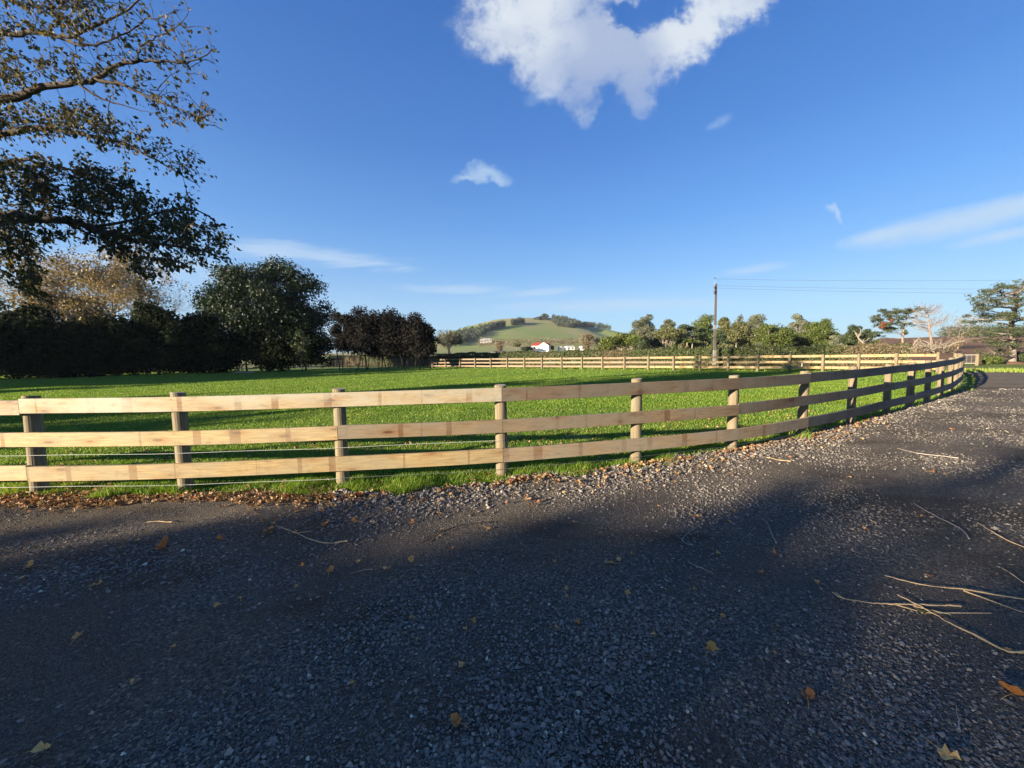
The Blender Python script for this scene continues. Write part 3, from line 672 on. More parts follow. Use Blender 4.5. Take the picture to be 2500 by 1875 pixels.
ptree('evergreen_tree', 'dark leafy tree standing right of the big round trunk', 745, 150, 790, 50.5, 'leaf_dark', 'bark_dark', n=14000, size=0.30, seed=48, crown_from=0.06, nb=60, br=0.14, depth=3.5, shape='wall', flat=.9, group=rowg, tr=.14)
ptree('leafy_shrub', 'leafy shrub against the big tree trunk, its paler leaves standing for a sunlit patch', 735, 46, 806, 48.0, 'leaf_deep', 'bark_dark', n=900, size=0.26, seed=49, crown_from=0.25, nb=14, br=0.2, depth=1.2, cat='shrub', tr=.05)  # sunlit patch of greenery put into a paler leaf colour
ptree('twiggy_tree', 'half-bare twiggy tree between the big round tree and the plum trees', 838, 75, 756, 50.5, 'leaf_plum', 'bark_plum', n=5200, size=0.24, seed=50, crown_from=0.30, nb=22, br=0.2, depth=3.5, tr=.10, stems=2)
PL = [(893, 95, 745, 50.5, 'dark purple plum tree, tallest of the clump with bare trunks'), (945, 85, 752, 51.0, 'dark purple plum tree in the middle of the clump'),
      (1002, 88, 754, 51.0, 'dark purple plum tree with open trunk at the right of the clump'), (1040, 60, 775, 49.0, 'rightmost plum tree, leaning out over the far fence')]
for i, (px, wp, yt, Y, lb) in enumerate(PL):
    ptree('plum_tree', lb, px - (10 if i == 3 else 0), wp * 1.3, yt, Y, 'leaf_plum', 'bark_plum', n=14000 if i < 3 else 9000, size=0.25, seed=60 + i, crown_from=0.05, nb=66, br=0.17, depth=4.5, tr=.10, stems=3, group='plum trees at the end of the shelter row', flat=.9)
ptree('plum_tree', 'dark plum tree filling the middle of the clump between the two tallest', 920, 90, 762, 51.8, 'leaf_plum', 'bark_plum', n=9000, size=0.25, seed=67, crown_from=.06, nb=40, br=0.17, depth=4, tr=.09, stems=3, group='plum trees at the end of the shelter row')
ptree('plum_tree', 'dark plum tree filling the right of the clump behind the open trunk', 972, 90, 765, 52.0, 'leaf_plum', 'bark_plum', n=9000, size=0.25, seed=68, crown_from=.06, nb=40, br=0.17, depth=4, tr=.09, stems=3, group='plum trees at the end of the shelter row')
ptree('plum_tree', 'small dark plum tree with a thin stem beside the twiggy tree', 858, 80, 778, 50.8, 'leaf_plum', 'bark_plum', n=7000, size=0.24, seed=66, crown_from=0.15, nb=22, br=0.2, depth=3.5, tr=.07, stems=3, group='plum trees at the end of the shelter row')
# autumn tree behind the row
def bare_tree(name, label, base, h, wdt, bark, seed, lev=5, kids=3, r=None, leafmat=None, n=0, size=.3, spread=.45, up=.22, group=None, cf=.22):
    rg = np.random.default_rng(seed); base = np.array(base, float); root = empty(name, base, label, 'tree', group); b = MB(); tips = []
    r = r or h * .02; pts = limb(b, base - [0, 0, .2], base + np.array([rg.normal(0, .02) * h, 0, h * 0.8]), r, r * .25, rg, k=7, bend=.02, seg=10)
    V = []
    for i in range(16):
        t = rg.uniform(cf, 1.0); s = pts[int(t * 10)]; a = rg.uniform(0, 6.28); reach = wdt * .5 * math.sin(math.pi * min(1, .18 + .82 * (1 - (t - cf) / (1 - cf)) ** .7)) if t < .97 else wdt * .2
        d = np.array([math.cos(a), math.sin(a), rg.uniform(.25, .8)]); branchy(b, s, d, reach * .56, r * .42 * (1.1 - t * .6), lev - 2, rg, spread, kids, tips, up, 4, .66)
    part(b, 'trunk', bark, root, smooth=False)
    if leafmat is not None:
        tips = np.array(tips); c = MB(); k = rg.integers(0, len(tips), n); P = tips[k] + rg.normal(0, size * 1.3, (n, 3)); cards(c, P, unit(rg, n), size, rg, .7); part(c, 'crown', leafmat, root)
    return root
Y = 62; z0 = -.05
bare_tree('autumn_tree', 'large thinning tan autumn tree with pale branches behind the dark shelter row', pxbase(285, Y), topz(285, 668, Y), pxw(300, Y), M['bark_tan'], 71, lev=6, kids=4, leafmat=M['leaf_autumn'], n=26000, size=.30, r=.30)
bare_tree('autumn_tree', 'lower golden tan autumn tree left of the larger tan one', pxbase(175, Y - 2), topz(175, 712, Y - 2), pxw(140, Y - 2), M['bark_tan'], 72, lev=5, kids=4, leafmat=M['leaf_autumn'], n=16000, size=.32, r=.2)
bare_tree('bare_tree', 'bare pale twiggy tree right of the tan autumn tree behind the row', pxbase(410, Y + 4), topz(410, 705, Y + 4), pxw(150, Y + 4), M['bark_tan'], 73, lev=6, kids=4, r=.16)
bare_tree('bare_tree', 'bare twiggy tree cut off by the left edge of the photo', pxbase(-25, Y + 4), topz(0, 670, Y + 4), pxw(110, Y + 4), M['bark_tan'], 74, lev=5, kids=4, r=.16)
ptree('conifer_tree', 'pale green pointed conifer in front of the bare twiggy tree', 352, 90, 682, 58, 'leaf_olive', 'bark_grey', n=3500, size=.32, seed=75, crown_from=.2, nb=60, br=.10, shape='cone', flat=.35, tr=.15)
ptree('evergreen_tree', 'grey green tree peeking over the row near the left edge', 35, 90, 728, 54, 'leaf_deep', 'bark_dark', n=4500, size=.3, seed=76, crown_from=.3, nb=26, br=.2)

# ------------------------------------------------------------------ hedge behind the far fence
def hedge():
    rg = np.random.default_rng(7)
    root = empty('clipped_hedge', (fpos[10][0] + 3, fpos[10][1] + 6, 0), 'long clipped hedge of mixed green and bare brown bushes running behind the far fence', 'hedge')
    g = MB(); br_ = MB()
    xs = np.linspace(800, 2232, 1433); n = 95000
    px = rg.uniform(800, 2225, n); Y0 = np.array([0.0, 0, 0])
    dirl = (B_ - A_) / np.linalg.norm(B_ - A_); nrm = np.array([-dirl[1], dirl[0]])
    if nrm[1] < 0: nrm = -nrm
    off = 5.5
    d = np.stack([ray(p, 860)[:2] for p in (800, 2225)]); An = A_ + nrm * off
    nv = np.array([dirl[1], -dirl[0]]); E0 = d[0] * (An @ nv) / (d[0] @ nv); E1 = d[1] * (An @ nv) / (d[1] @ nv)
    L = np.linalg.norm(E1 - E0); s = rg.uniform(0, 1, n) * L; dl = (E1 - E0) / L
    e = rg.uniform(0, 1, n); hh = 1.9 + 0.07 * np.sin(s * .7) + 0.05 * np.sin(s * 2.3 + 1) + 0.05 * np.sin(s * 5.1)
    onface = rg.uniform(0, 1, n) < 0.62
    z = np.where(onface, rg.uniform(0, 1, n) * hh, hh + rg.normal(0, .05, n)); o_ = np.where(onface, rg.normal(0, .09, n), e * 1.4)
    P = np.c_[E0 + dl * s[:, None] + nrm * o_[:, None], z]
    Nn = np.where(onface[:, None], np.r_[-nrm, 0.2][None], np.array([[0, 0, 1.0]])) + unit(rg, n) * .9; Nn /= np.linalg.norm(Nn, axis=1)[:, None]
    patch = np.sin(s * .23 + 1.0) + np.sin(s * .61 + 2) * .7 + rg.normal(0, .35, n) + np.where(s < 14, 1.2, 0)
    low = z < .75
    isb = (patch > .95) | (low & (rg.uniform(0, 1, n) < .55))
    cards(g, P[~isb], Nn[~isb], .17, rg, .6); cards(br_, P[isb], Nn[isb], .17, rg, .25)
    part(g, 'green_foliage', M['leaf_hedge'], root); part(br_, 'bare_brown_twigs', M['leaf_brown'], root)
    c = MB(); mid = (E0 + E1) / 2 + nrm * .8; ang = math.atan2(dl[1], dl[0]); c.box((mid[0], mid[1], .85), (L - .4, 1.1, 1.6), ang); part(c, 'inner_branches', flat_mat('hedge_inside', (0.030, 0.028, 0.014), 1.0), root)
hedge()
# old batten fence behind the plum trees, and strip of dry field
def batten():
    a = G(812, 896)[:2]; b_ = G(1005, 895)[:2]; root = empty('batten_fence', (a[0], a[1], 0), 'old wire fence of upright battens glimpsed behind the plum trees', 'fence')
    n = 26
    for i in range(n):
        p = a + (b_ - a) * i / (n - 1); big_ = i % 5 == 0; b = MB(); b.box((p[0], p[1], .62), (.16, .14, 1.35) if big_ else (.07, .05, 1.2), .4); part(b, 'post' if big_ else 'batten', M['post'] if not big_ else M['bark_dark'], root)
    for z in (.3, .6, .9, 1.15):
        b = MB(); b.tube([(a[0], a[1] + .06, z), (b_[0], b_[1] + .06, z)], .008, 4); part(b, 'wire', M['wire_dark'], root)
batten()
p0, p1, p2, p3 = G(780, 893), G(1040, 893), W(1060, 880, 75), W(760, 880, 75)
poly_sheet('dry_field', [(p0[0], p0[1]), (p1[0], p1[1]), (p2[0], p2[1]), (p3[0], p3[1])], -0.03, field_mat('dry_grass', ((0.34, 0.27, 0.13), (0.42, 0.34, 0.18), (0.26, 0.22, 0.10)), .5, .1))
# timber stack
def stack():
    c = W(592, 900, 47.0); root = empty('timber_stack', (c[0], c[1], 0), 'low stack of old boards lying on the grass at the foot of the dark trees', 'timber'); rg = np.random.default_rng(3)
    for k in range(7):
        b = MB(); lay = k // 3; b.box((c[0] + rg.normal(0, .12) + lay * .2, c[1] + (k % 3 - 1) * .26, .06 + lay * .075 + .002 * (k % 3)), (3.1 + rg.normal(0, .2) - lay * .3, .2, .06), rg.normal(0, .03) - .25); part(b, 'board', M['stick_grey'] if k < 5 else flat_mat('faded_red_board', (.30, .14, .11), .8), root)
stack()

# ------------------------------------------------------------------ tree belt on the right behind the hedge
ptree('spreading_tree', 'low spreading tree with pale forked trunks at the left end of the right-hand belt', 1518, 105, 812, 72, 'leaf_green', 'bark_pale', n=7140, size=.32, seed=101, crown_from=.42, nb=26, br=.17, flat=.55, tr=.13, stems=3, shape='flat', limbs=18)
ptree('gum_tree', 'tall grey green gum tree, leftmost of the right-hand belt', 1568, 72, 761, 95, 'leaf_grey', 'bark_pale', n=8840, size=.34, seed=102, crown_from=.22, nb=30, br=.19, tr=.2)
ptree('gum_tree', 'slimmer gum tree with a small crown beside the leftmost gum', 1626, 42, 772, 96, 'leaf_grey', 'bark_pale', n=4420, size=.34, seed=103, crown_from=.45, nb=16, br=.24, tr=.16)
ptree('flat_topped_tree', 'flat-topped tree with pale branching trunks left of the power pole', 1630, 82, 796, 74, 'leaf_olive', 'bark_pale', n=6120, size=.3, seed=104, crown_from=.5, nb=26, br=.18, flat=.5, shape='flat', stems=3, tr=.14, limbs=18)
ptree('acacia_tree', 'dark layered tree just left of the power pole', 1688, 92, 786, 80, 'leaf_deep', 'bark_grey', n=8840, size=.32, seed=105, crown_from=.15, nb=34, br=.17, flat=.4, tr=.16)
ptree('round_tree', 'bright green domed tree rising behind the power pole', 1722, 66, 765, 98, 'leaf_green', 'bark_grey', n=7140, size=.36, seed=106, crown_from=.15, nb=30, br=.2, tr=.2)
ptree('slender_tree', 'slender tree with a bare pale stem just right of the power pole', 1765, 34, 768, 84, 'leaf_olive', 'bark_pale', n=3400, size=.3, seed=107, crown_from=.5, nb=16, br=.26, tr=.12)
ptree('acacia_tree', 'dark low tree behind the power pole under the slender tree', 1752, 60, 806, 76, 'leaf_deep', 'bark_grey', n=5100, size=.3, seed=108, crown_from=.12, nb=24, br=.2, flat=.45, tr=.12)
ptree('willow_tree', 'broad olive willow-like tree right of the slender tree', 1800, 74, 764, 82, 'leaf_olive', 'bark_pale', n=11050, size=.30, seed=109, crown_from=.05, nb=44, br=.15, flat=1.3, tr=.18)
ptree('gum_tree', 'tall gum tree with small top crown right of the willow-like tree', 1845, 52, 759, 95, 'leaf_grey', 'bark_pale', n=6120, size=.34, seed=110, crown_from=.25, nb=24, br=.2, flat=.9, tr=.18)
ptree('round_tree', 'brightest green broad tree near the middle of the right-hand belt', 1882, 104, 783, 78, 'leaf_green', 'bark_pale', n=14450, size=.30, seed=111, crown_from=.04, nb=52, br=.14, flat=.6, tr=.2, limbs=20)
ptree('gum_tree', 'grey topped gum tree right of the bright green tree', 1946, 54, 763, 94, 'leaf_grey', 'bark_grey', n=7140, size=.34, seed=112, crown_from=.1, nb=28, br=.19, tr=.18)
ptree('round_tree', 'olive brown rounded tree, widest at the right end of the belt', 1998, 86, 776, 80, 'leaf_green', 'bark_grey', n=12750, size=.30, seed=113, crown_from=.06, nb=48, br=.15, flat=.6, tr=.2)
ptree('round_tree', 'dark tree in the gap between the bright and the olive brown tree', 1944, 56, 800, 84, 'leaf_deep', 'bark_grey', n=5440, size=.3, seed=114, crown_from=.02, nb=24, br=.2, tr=.14)
ptree('small_tree', 'small pale grey green tree at the foot of the olive brown tree', 2036, 34, 812, 70, 'leaf_grey', 'bark_grey', n=3740, size=.26, seed=115, crown_from=.05, nb=20, br=.22, tr=.08)
ptree('round_tree', 'dense green tree standing alone with a pale leaning dead branch', 2092, 62, 788, 74, 'leaf_deep', 'bark_pale', n=8840, size=.28, seed=116, crown_from=.08, nb=34, br=.18, tr=.16)
ptree('small_tree', 'small dark tree left of the lone green tree', 2055, 32, 815, 76, 'leaf_deep', 'bark_grey', n=3060, size=.28, seed=117, crown_from=.02, nb=16, br=.24, tr=.08)
b = MB(); rg = np.random.default_rng(9); s_ = W(2118, 846, 71); e_ = W(2088, 812, 71); limb(b, s_, e_, .22, .09, rg, k=6, bend=.05); 
for q in ((2098, 800), (2106, 806), (2080, 806), (2112, 826), (2124, 824)): limb(b, W(2096, 822, 71) if q[0] < 2110 else W(2108, 834, 71), W(q[0], q[1], 71), .09, .03, rg, k=4)
dl = empty('fallen_tree', (s_[0], s_[1], 0), 'pale leaning dead trunk against the lone green tree', 'dead tree'); part(b, 'trunk', M['bark_pale'], dl, smooth=True)

fillg = 'trees filling the back of the right-hand belt'
for i, (px, wp, yt, lf) in enumerate([(1490, 50, 832, 'leaf_olive'), (1535, 60, 812, 'leaf_grey'), (1580, 70, 800, 'leaf_deep'), (1625, 66, 812, 'leaf_olive'), (1662, 60, 806, 'leaf_deep'), (1700, 60, 800, 'leaf_olive'), (1740, 60, 798, 'leaf_deep'), (1782, 60, 800, 'leaf_green'), (1822, 66, 790, 'leaf_olive'), (1862, 66, 796, 'leaf_deep'), (1908, 60, 798, 'leaf_olive'), (1955, 60, 796, 'leaf_grey'), (2010, 60, 800, 'leaf_deep'), (2042, 50, 812, 'leaf_olive'), (2075, 50, 818, 'leaf_deep'), (2120, 40, 832, 'leaf_olive')]):
    ptree('belt_tree', ['leafy tree filling the back of the belt, first from its left end', 'second backing tree from the left end of the belt', 'dark backing tree between the two gums', 'backing tree behind the flat-topped tree', 'dark backing tree left of the power pole', 'olive backing tree just left of the power pole', 'dark backing tree right behind the power pole', 'green backing tree behind the slender tree', 'olive backing tree behind the willow-like tree', 'dark backing tree left of the brightest green tree', 'olive backing tree right of the brightest green tree', 'grey backing tree left of the olive brown tree', 'dark backing tree behind the olive brown tree', 'olive backing tree right of the olive brown tree', 'dark backing tree left of the lone green tree', 'low olive backing tree right of the lone green tree'][i],
          px, wp * 1.5, yt - 4, 100, lf, 'bark_grey', n=6500, size=.42, seed=150 + i, crown_from=.0, nb=34, br=.2, depth=6, shape='wall', flat=.9, tr=.15, group=fillg, limbs=4)
# understory shrubs in front of the belt
SH = [(1478, 30, 834, 'leaf_green', 'bright green bush at the left foot of the spreading tree'), (1560, 46, 822, 'leaf_deep', 'dark bush below the tall gum trees'), (1585, 34, 838, 'leaf_olive', 'low pale bush below the gum trees'),
      (1640, 36, 834, 'leaf_green', 'bright green bush below the flat-topped tree'), (1668, 30, 828, 'leaf_olive', 'yellowish bush left of the cabbage tree'), (1712, 44, 824, 'leaf_olive', 'light bush left of the foot of the power pole'),
      (1738, 26, 836, 'leaf_green', 'small green bush behind the foot of the power pole'), (1770, 34, 834, 'leaf_olive', 'pale bush right of the power pole'), (1850, 40, 834, 'leaf_grey', 'grey green bush below the bright green tree'),
      (1925, 34, 836, 'leaf_deep', 'dark bush right of the bright green tree'), (2000, 44, 834, 'leaf_deep', 'dark bush below the olive brown tree'), (2060, 30, 838, 'leaf_green', 'green bush left of the leaning dead trunk'),
      (2150, 40, 842, 'leaf_olive', 'tawny bush right of the leaning dead trunk'), (2190, 56, 838, 'leaf_deep', 'dark green scrub below the two-topped pine')]
for i, (px, wp, yt, lf, lb) in enumerate(SH):
    ptree('bush', lb, px, wp, yt, 62 + (i % 3) * 2, lf, 'bark_grey', n=1300, size=.24, seed=130 + i, crown_from=.0, nb=14, br=.24, tr=.05, cat='bush', group='bushes in front of the tree belt', depth=2.5, limbs=5)
cb_root = empty('cabbage_tree', pxbase(1684, 64), 'small cabbage tree with two pale stems and spiky heads left of the power pole', 'tree')
tb = MB(); hb = MB()
for dx in (-.35, .35):
    bs = pxbase(1684, 64) + [dx, 0, 0]; tp = bs + [dx * .3, 0, 3.6 - abs(dx)]; limb(tb, bs, tp, .12, .08, rg, k=6, bend=.02)
    d = unit(rg, 160); d[:, 2] = np.abs(d[:, 2]) * .9 - .1; hb_n = np.cross(d, [0, 0, 1.0]); hb_n = np.cross(d, hb_n); hb_n /= np.linalg.norm(hb_n, axis=1)[:, None]
    side = np.cross(d, hb_n); Pq = tp + d * .05; Qq = tp + d * .85; V = np.stack([Pq - side * .02, Pq + side * .02, (Pq + Qq) / 2 + side * .03 + [0, 0, .04], Qq - [0, 0, .12]], 1).reshape(-1, 3); hb.add(V, np.arange(640).reshape(160, 4), rg.uniform(0, 1, 160))
part(tb, 'trunk', M['bark_pale'], cb_root, smooth=True); part(hb, 'crown', M['leaf_green'], cb_root)

# pines and dead tree on the right
def plate_pine(name, label, px, Y, z, ytop, seed, plates, trunk_px, leafn=60, size=.22, orange=None, limbcol='bark_grey', r=.2):
    """trunk with limbs that each end in a flat plate of needles; plates = (px, py, dY, rx_m, rz_m)"""
    rg = np.random.default_rng(seed); base = pxbase(px, Y, z); root = empty(name, base, label, 'tree'); tb = MB()
    tp = np.array([W(a, b_, Y + c) for a, b_, c in trunk_px]); tp[0, 2] = z - .1
    sp_ = np.vstack([tp[:1]] + [tp[i] + (tp[i + 1] - tp[i]) * np.linspace(0, 1, 6)[1:, None] for i in range(len(tp) - 1)])
    tb.tube(sp_ + rg.normal(0, r * .12, sp_.shape), np.linspace(r, r * .35, len(sp_)), 8)
    blobs = []
    for (a, b_, dy, rx, rz) in plates:
        c = W(a, b_, Y + dy); dz = sp_[:, 2] - (c[2] - abs(rx) * .5); cand = np.where(dz < .1)[0]; k = cand[-1] if len(cand) else 1
        k = max(1, min(len(sp_) - 1, k)); pl = limb(tb, sp_[k], c - [0, 0, rz * .5], r * .33, r * .08, rg, k=5, bend=.09, seg=5)
        m_ = max(3, int(rx * 4.5))
        for j in range(m_):
            aa = rg.uniform(0, 6.28); rr = rx * rg.uniform(.2, 1); q = c + [rr * math.cos(aa), rr * math.sin(aa), rg.normal(0, rz * .5)]
            limb(tb, pl[rg.integers(3, 6)], q, r * .10, r * .03, rg, k=3, bend=.08, seg=3); s_ = rg.uniform(.28, .5) * rx ** .5; blobs.append([*q, s_ * 1.2, s_ * 1.2, s_ * .62])
    part(tb, 'trunk', M[limbcol], root, smooth=True)
    cb = MB(); blob_foliage(cb, blobs, leafn * len(blobs), size, rg, .5, .35)
    mats = [M['leaf_pine']]
    if orange:
        mats.append(M['leaf_orange']); blob_foliage(cb, [[*W(a, b_, Y + dy), rr, rr, rr * .7] for a, b_, dy, rr in orange], 260 * len(orange), size, rg, .5, .35, mi=1)
    part(cb, 'crown', mats, root); return root
plate_pine('pine_tree', 'two-topped pine with an orange dying patch right of the lone green tree', 2206, 62, .6, 749, 201,
    [(2214, 756, 0, 1.69, 0.56), (2228, 762, 1, 1.30, 0.42), (2200, 762, -1, 1.17, 0.42), (2172, 762, 0, 1.43, 0.49), (2160, 772, 1, 1.43, 0.42), (2184, 774, 0, 1.30, 0.42), (2152, 782, -1, 1.30, 0.42), (2170, 786, 1, 1.43, 0.42), (2190, 790, 0, 1.17, 0.35), (2148, 796, 0, 1.30, 0.42), (2165, 802, 0, 1.43, 0.35), (2143, 812, -1, 1.30, 0.35), (2140, 820, 1, 1.04, 0.28), (2180, 804, 1, 1.17, 0.35), (2222, 775, 0, 1.04, 0.35), (2216, 792, -1, 0.91, 0.28), (2206, 812, 0, 1.04, 0.28)],
    [(2204, 848, 0), (2204, 826, 0), (2206, 806, 0), (2211, 785, 0), (2213, 762, 0)], leafn=75, size=.26, orange=[(2158, 790, -1, .55), (2153, 798, -1, .45), (2178, 782, -1, .35)], r=.17)
rg = np.random.default_rng(210)
dt_ = empty('dead_tree', pxbase(2270, 60, 1.0), 'bare dead tree with upswept leafless branches above the fallen brush', 'dead tree'); b = MB()
tp = np.array([W(a, y_, 60 + d_) for a, y_, d_ in ((2276, 850, 0), (2272, 820, 0), (2268, 800, 0), (2266, 780, 0), (2264, 765, 0), (2264, 752, 0))]); b.tube(tp, [.19, .165, .135, .10, .07, .03], 8)
for k in range(46):
    t = rg.uniform(.30, 1.0); i = t * 4.99; s_ = tp[int(i)] * (1 - i % 1) + tp[min(5, int(i) + 1)] * (i % 1); side = rg.choice([-1, 1]); a = rg.uniform(-.9, .9)
    rch = (3.3 - 2.0 * t) * rg.uniform(.6, 1.15); m1 = s_ + [side * rch * .62 * math.cos(a), rch * .6 * math.sin(a), -.05 + rch * rg.uniform(-.05, .12)]; e_ = s_ + [side * rch * math.cos(a), rch * math.sin(a), rch * rg.uniform(.35, .75)]
    c_ = np.array([(1 - u) ** 2 * s_ + 2 * u * (1 - u) * m1 + u * u * e_ for u in np.linspace(0, 1, 7)]); b.tube(c_, np.linspace(.05, .016, 7), 4)
    for q in range(6):
        j = rg.integers(2, 7); L_ = rch * rg.uniform(.15, .38); d_ = np.array([side * rg.uniform(-.2, .8), rg.normal(0, .5), rg.uniform(.4, 1.1)]); b.tube([c_[j], c_[j] + d_ * L_ * .5, c_[j] + d_ * L_ + [0, 0, L_ * .2]], [.024, .018, .010], 3)
part(b, 'trunk', M['bark_grey'], dt_)
fb = empty('fallen_branches', pxbase(2285, 55, .7), 'tangled heap of pale fallen branches below the dead tree', 'branches'); b = MB()
for k in range(75):
    s_ = W(rg.uniform(2225, 2320), rg.uniform(842, 862), 54 + rg.uniform(0, 5)); d_ = np.array([rg.uniform(-1, .8), rg.normal(0, .4), rg.uniform(.0, .75)]); L_ = rg.uniform(1.0, 2.7)
    e_ = s_ + d_ * L_; m1 = (s_ + e_) / 2 + [0, 0, L_ * .22]; c_ = np.array([(1 - u) ** 2 * s_ + 2 * u * (1 - u) * m1 + u * u * e_ for u in np.linspace(0, 1, 6)]); rr = rg.uniform(.02, .07); b.tube(c_, np.linspace(rr, rr * .35, 6), 4)
    for q in range(3): j = rg.integers(2, 6); b.tube([c_[j], c_[j] + np.array([rg.normal(0, .5), rg.normal(0, .3), rg.uniform(0, .5)]) * L_ * .4], [rr * .4, rr * .15], 3)
part(b, 'limb', M['bark_pale'], fb)
fbl = MB(); Pq = np.array([W(rg.uniform(2225, 2335), rg.uniform(842, 864), 54 + rg.uniform(0, 5)) for _ in range(1500)]); cards(fbl, Pq, unit(rg, 1500), .22, rg, .3); part(fbl, 'dry_twigs', M['leaf_brown'], fb)
bare_tree('bare_bush', 'thin leafless bush on the slope right of the dead tree', pxbase(2338, 64, 1.4), 4.0, 5.5, M['bark_tan'], 215, lev=6, kids=4, r=.06, leafmat=M['leaf_brown'], n=1500, size=.14)
PLT = []
rg2 = np.random.default_rng(77)
outline = [(2388, 745), (2398, 733), (2412, 720), (2425, 708), (2440, 704), (2455, 712), (2470, 706), (2480, 700), (2495, 692), (2510, 690), (2400, 752), (2420, 742), (2440, 734), (2460, 740), (2480, 728), (2500, 735), (2382, 775), (2400, 783), (2415, 770), (2435, 768), (2455, 772), (2480, 768), (2505, 775), (2530, 760), (2395, 812), (2410, 805), (2430, 818), (2455, 800), (2475, 808), (2500, 815), (2530, 810), (2410, 832), (2440, 838), (2480, 836), (2510, 845), (2420, 858), (2500, 862), (2540, 740), (2550, 715), (2450, 858), (2560, 800)]
for q in outline: PLT.append((q[0], q[1], rg2.uniform(-2.2, 2.2), rg2.uniform(.8, 1.25), .42))
plate_pine('pine_tree', 'big open pine with layered branches and grey trunk at the right edge beyond the road', 2472, 37, .05, 690, 220, PLT,
    [(2474, 886, 0), (2472, 850, 0), (2468, 815, 0), (2472, 780, 0), (2480, 745, 0), (2486, 715, 0)], leafn=80, size=.17, limbcol='bark_grey', r=.27)
ptree('bush', 'low dark green bush under the big right-hand pine, left of its trunk', 2422, 52, 866, 35, 'leaf_green', 'bark_grey', n=2200, size=.14, seed=230, crown_from=0, nb=16, br=.22, cat='bush', depth=1.6, tr=.04, limbs=4)
ptree('bush', 'dark scrubby bush right of the trunk of the big pine', 2505, 44, 858, 37.5, 'leaf_deep', 'bark_grey', n=2000, size=.15, seed=231, crown_from=0, nb=16, br=.22, cat='bush', depth=1.6, tr=.04, limbs=4)
bare_tree('bare_bush', 'grey leafless scrub left of the trunk of the big pine', pxbase(2448, 38, 0), 1.7, 2.4, M['bark_pale'], 232, lev=5, kids=3, r=.05)
# soil bank behind the verge
b = MB(); a0 = G(2388, 889); a1 = G(2900, 892); d_ = (a1 - a0)[:2]; L_ = np.linalg.norm(d_); rgb = np.random.default_rng(5); xs_ = np.linspace(0, 1, 90); hz = .22 + .05 * np.sin(xs_ * 40) + rgb.normal(0, .015, 90)
dn = np.array([-d_[1], d_[0]]) / L_; rows_ = [(-.5, .0), (-.2, .75), (.15, 1.0), (.7, .9), (1.5, .0)]
V = np.array([[*(a0[:2] + d_ * t + dn * o_), .0 + h_ * k_] for t, h_ in zip(xs_, hz) for o_, k_ in rows_]); F = [[i * 5 + j, (i + 1) * 5 + j, (i + 1) * 5 + j + 1, i * 5 + j + 1] for i in range(89) for j in range(4)]
b.add(V, F); tag(b.build('soil_bank', M['soil'], smooth=True), kind='structure')
# distant pine wood on the right skyline
def mass(name, label, region, n, size, leafm, seed, kind='stuff'):
    rg = np.random.default_rng(seed); bl = []
    for (px, py, Y, r_, rz_) in region: bl.append([*W(px, py, Y), r_, r_, rz_])
    b = MB(); blob_foliage(b, bl, n, size, rg, .45, .6); o = b.build(name, M[leafm]); return tag(o, label, 'wood', None, kind)
reg = [(x, 816 + 4 * math.sin(x * .3) + (2335 < x) * -4, 240 + (x % 7) * 3, 4.5, 5.5) for x in range(2305, 2600, 6)]
mass('pine_wood', 'dark far-off pine wood on the right skyline', reg, 14000, .9, 'leaf_hill', 301)
# ------------------------------------------------------------------ power pole and lines
pp = W(1744, 880, 37.0); pole = empty('power_pole', (pp[0], pp[1], 0), 'weathered concrete power pole with a small top bracket behind the far fence', 'power pole')
b = MB(); top = W(1745, 693, 37.0)
hz_ = top[2]; V = []
for z, s_ in ((-.2, .115), (hz_, .075)):
    for sx, sy in ((-1, -1), (1, -1), (1, 1), (-1, 1)): V.append((pp[0] + sx * s_ * 1.0, pp[1] + sy * s_ * .8, z))
b.add(V, [[0, 1, 5, 4], [1, 2, 6, 5], [2, 3, 7, 6], [3, 0, 4, 7], [4, 5, 6, 7]])
part(b, 'shaft', flat_mat('pole_concrete', (.085, .08, .07), .9, 0, .3, 2.5), pole)
b = MB(); b.tube([(pp[0] - .14, pp[1] - .1, hz_ - .5), (pp[0] - .17, pp[1] - .1, hz_ + .5)], .022, 6); part(b, 'bracket', M['wire_dark'], pole)
b = MB(); b.tube([(pp[0] - .17, pp[1] - .1, hz_ + .42), (pp[0] - .17, pp[1] - .1, hz_ + .5), (pp[0] - .17, pp[1] - .1, hz_ + .58)], [.05, .07, .03], 8); b.tube([(pp[0] - .2, pp[1] - .12, hz_ - .95), (pp[0] - .2, pp[1] - .12, hz_ - .62)], [.07, .09], 8); b.tube([(pp[0] - .2, pp[1] - .12, hz_ - .5), (pp[0] - .2, pp[1] - .12, hz_ - .25)], [.06, .09], 8); part(b, 'insulator', flat_mat('brown_insulator', (.10, .07, .06), .3), pole)
for band, (za, zb) in enumerate(((3.75, 4.15), (.35, 1.75))):
    b = MB(); b.box((pp[0], pp[1], (za + zb) / 2), (.24 if band else .215, .195 if band else .175, zb - za), 0); part(b, 'white_band', flat_mat('white_band', (.20, .19, .17), .7), pole)
for (y0, y1, lb, dz) in ((681, 683, 'highest of the three thin overhead wires running right from the power pole', 0), (697, 703, 'middle one of the three overhead wires running right from the power pole', 0), (703, 714, 'lowest of the three overhead wires running right from the power pole', 0)):
    a = W(1741, y0, 37.0 - .1); e = W(2560, y1 + (0 if y0 < 690 else 2), 33.0); pts = np.array([a + (e - a) * t + np.array([0, 0, -(t * (1 - t)) * .5]) for t in np.linspace(0, 1.35, 24)])
    b = MB(); b.tube(pts, .009, 4); o = b.build('overhead_wire', M['wire_dark']); tag(o, lb, 'wire', 'overhead wires')
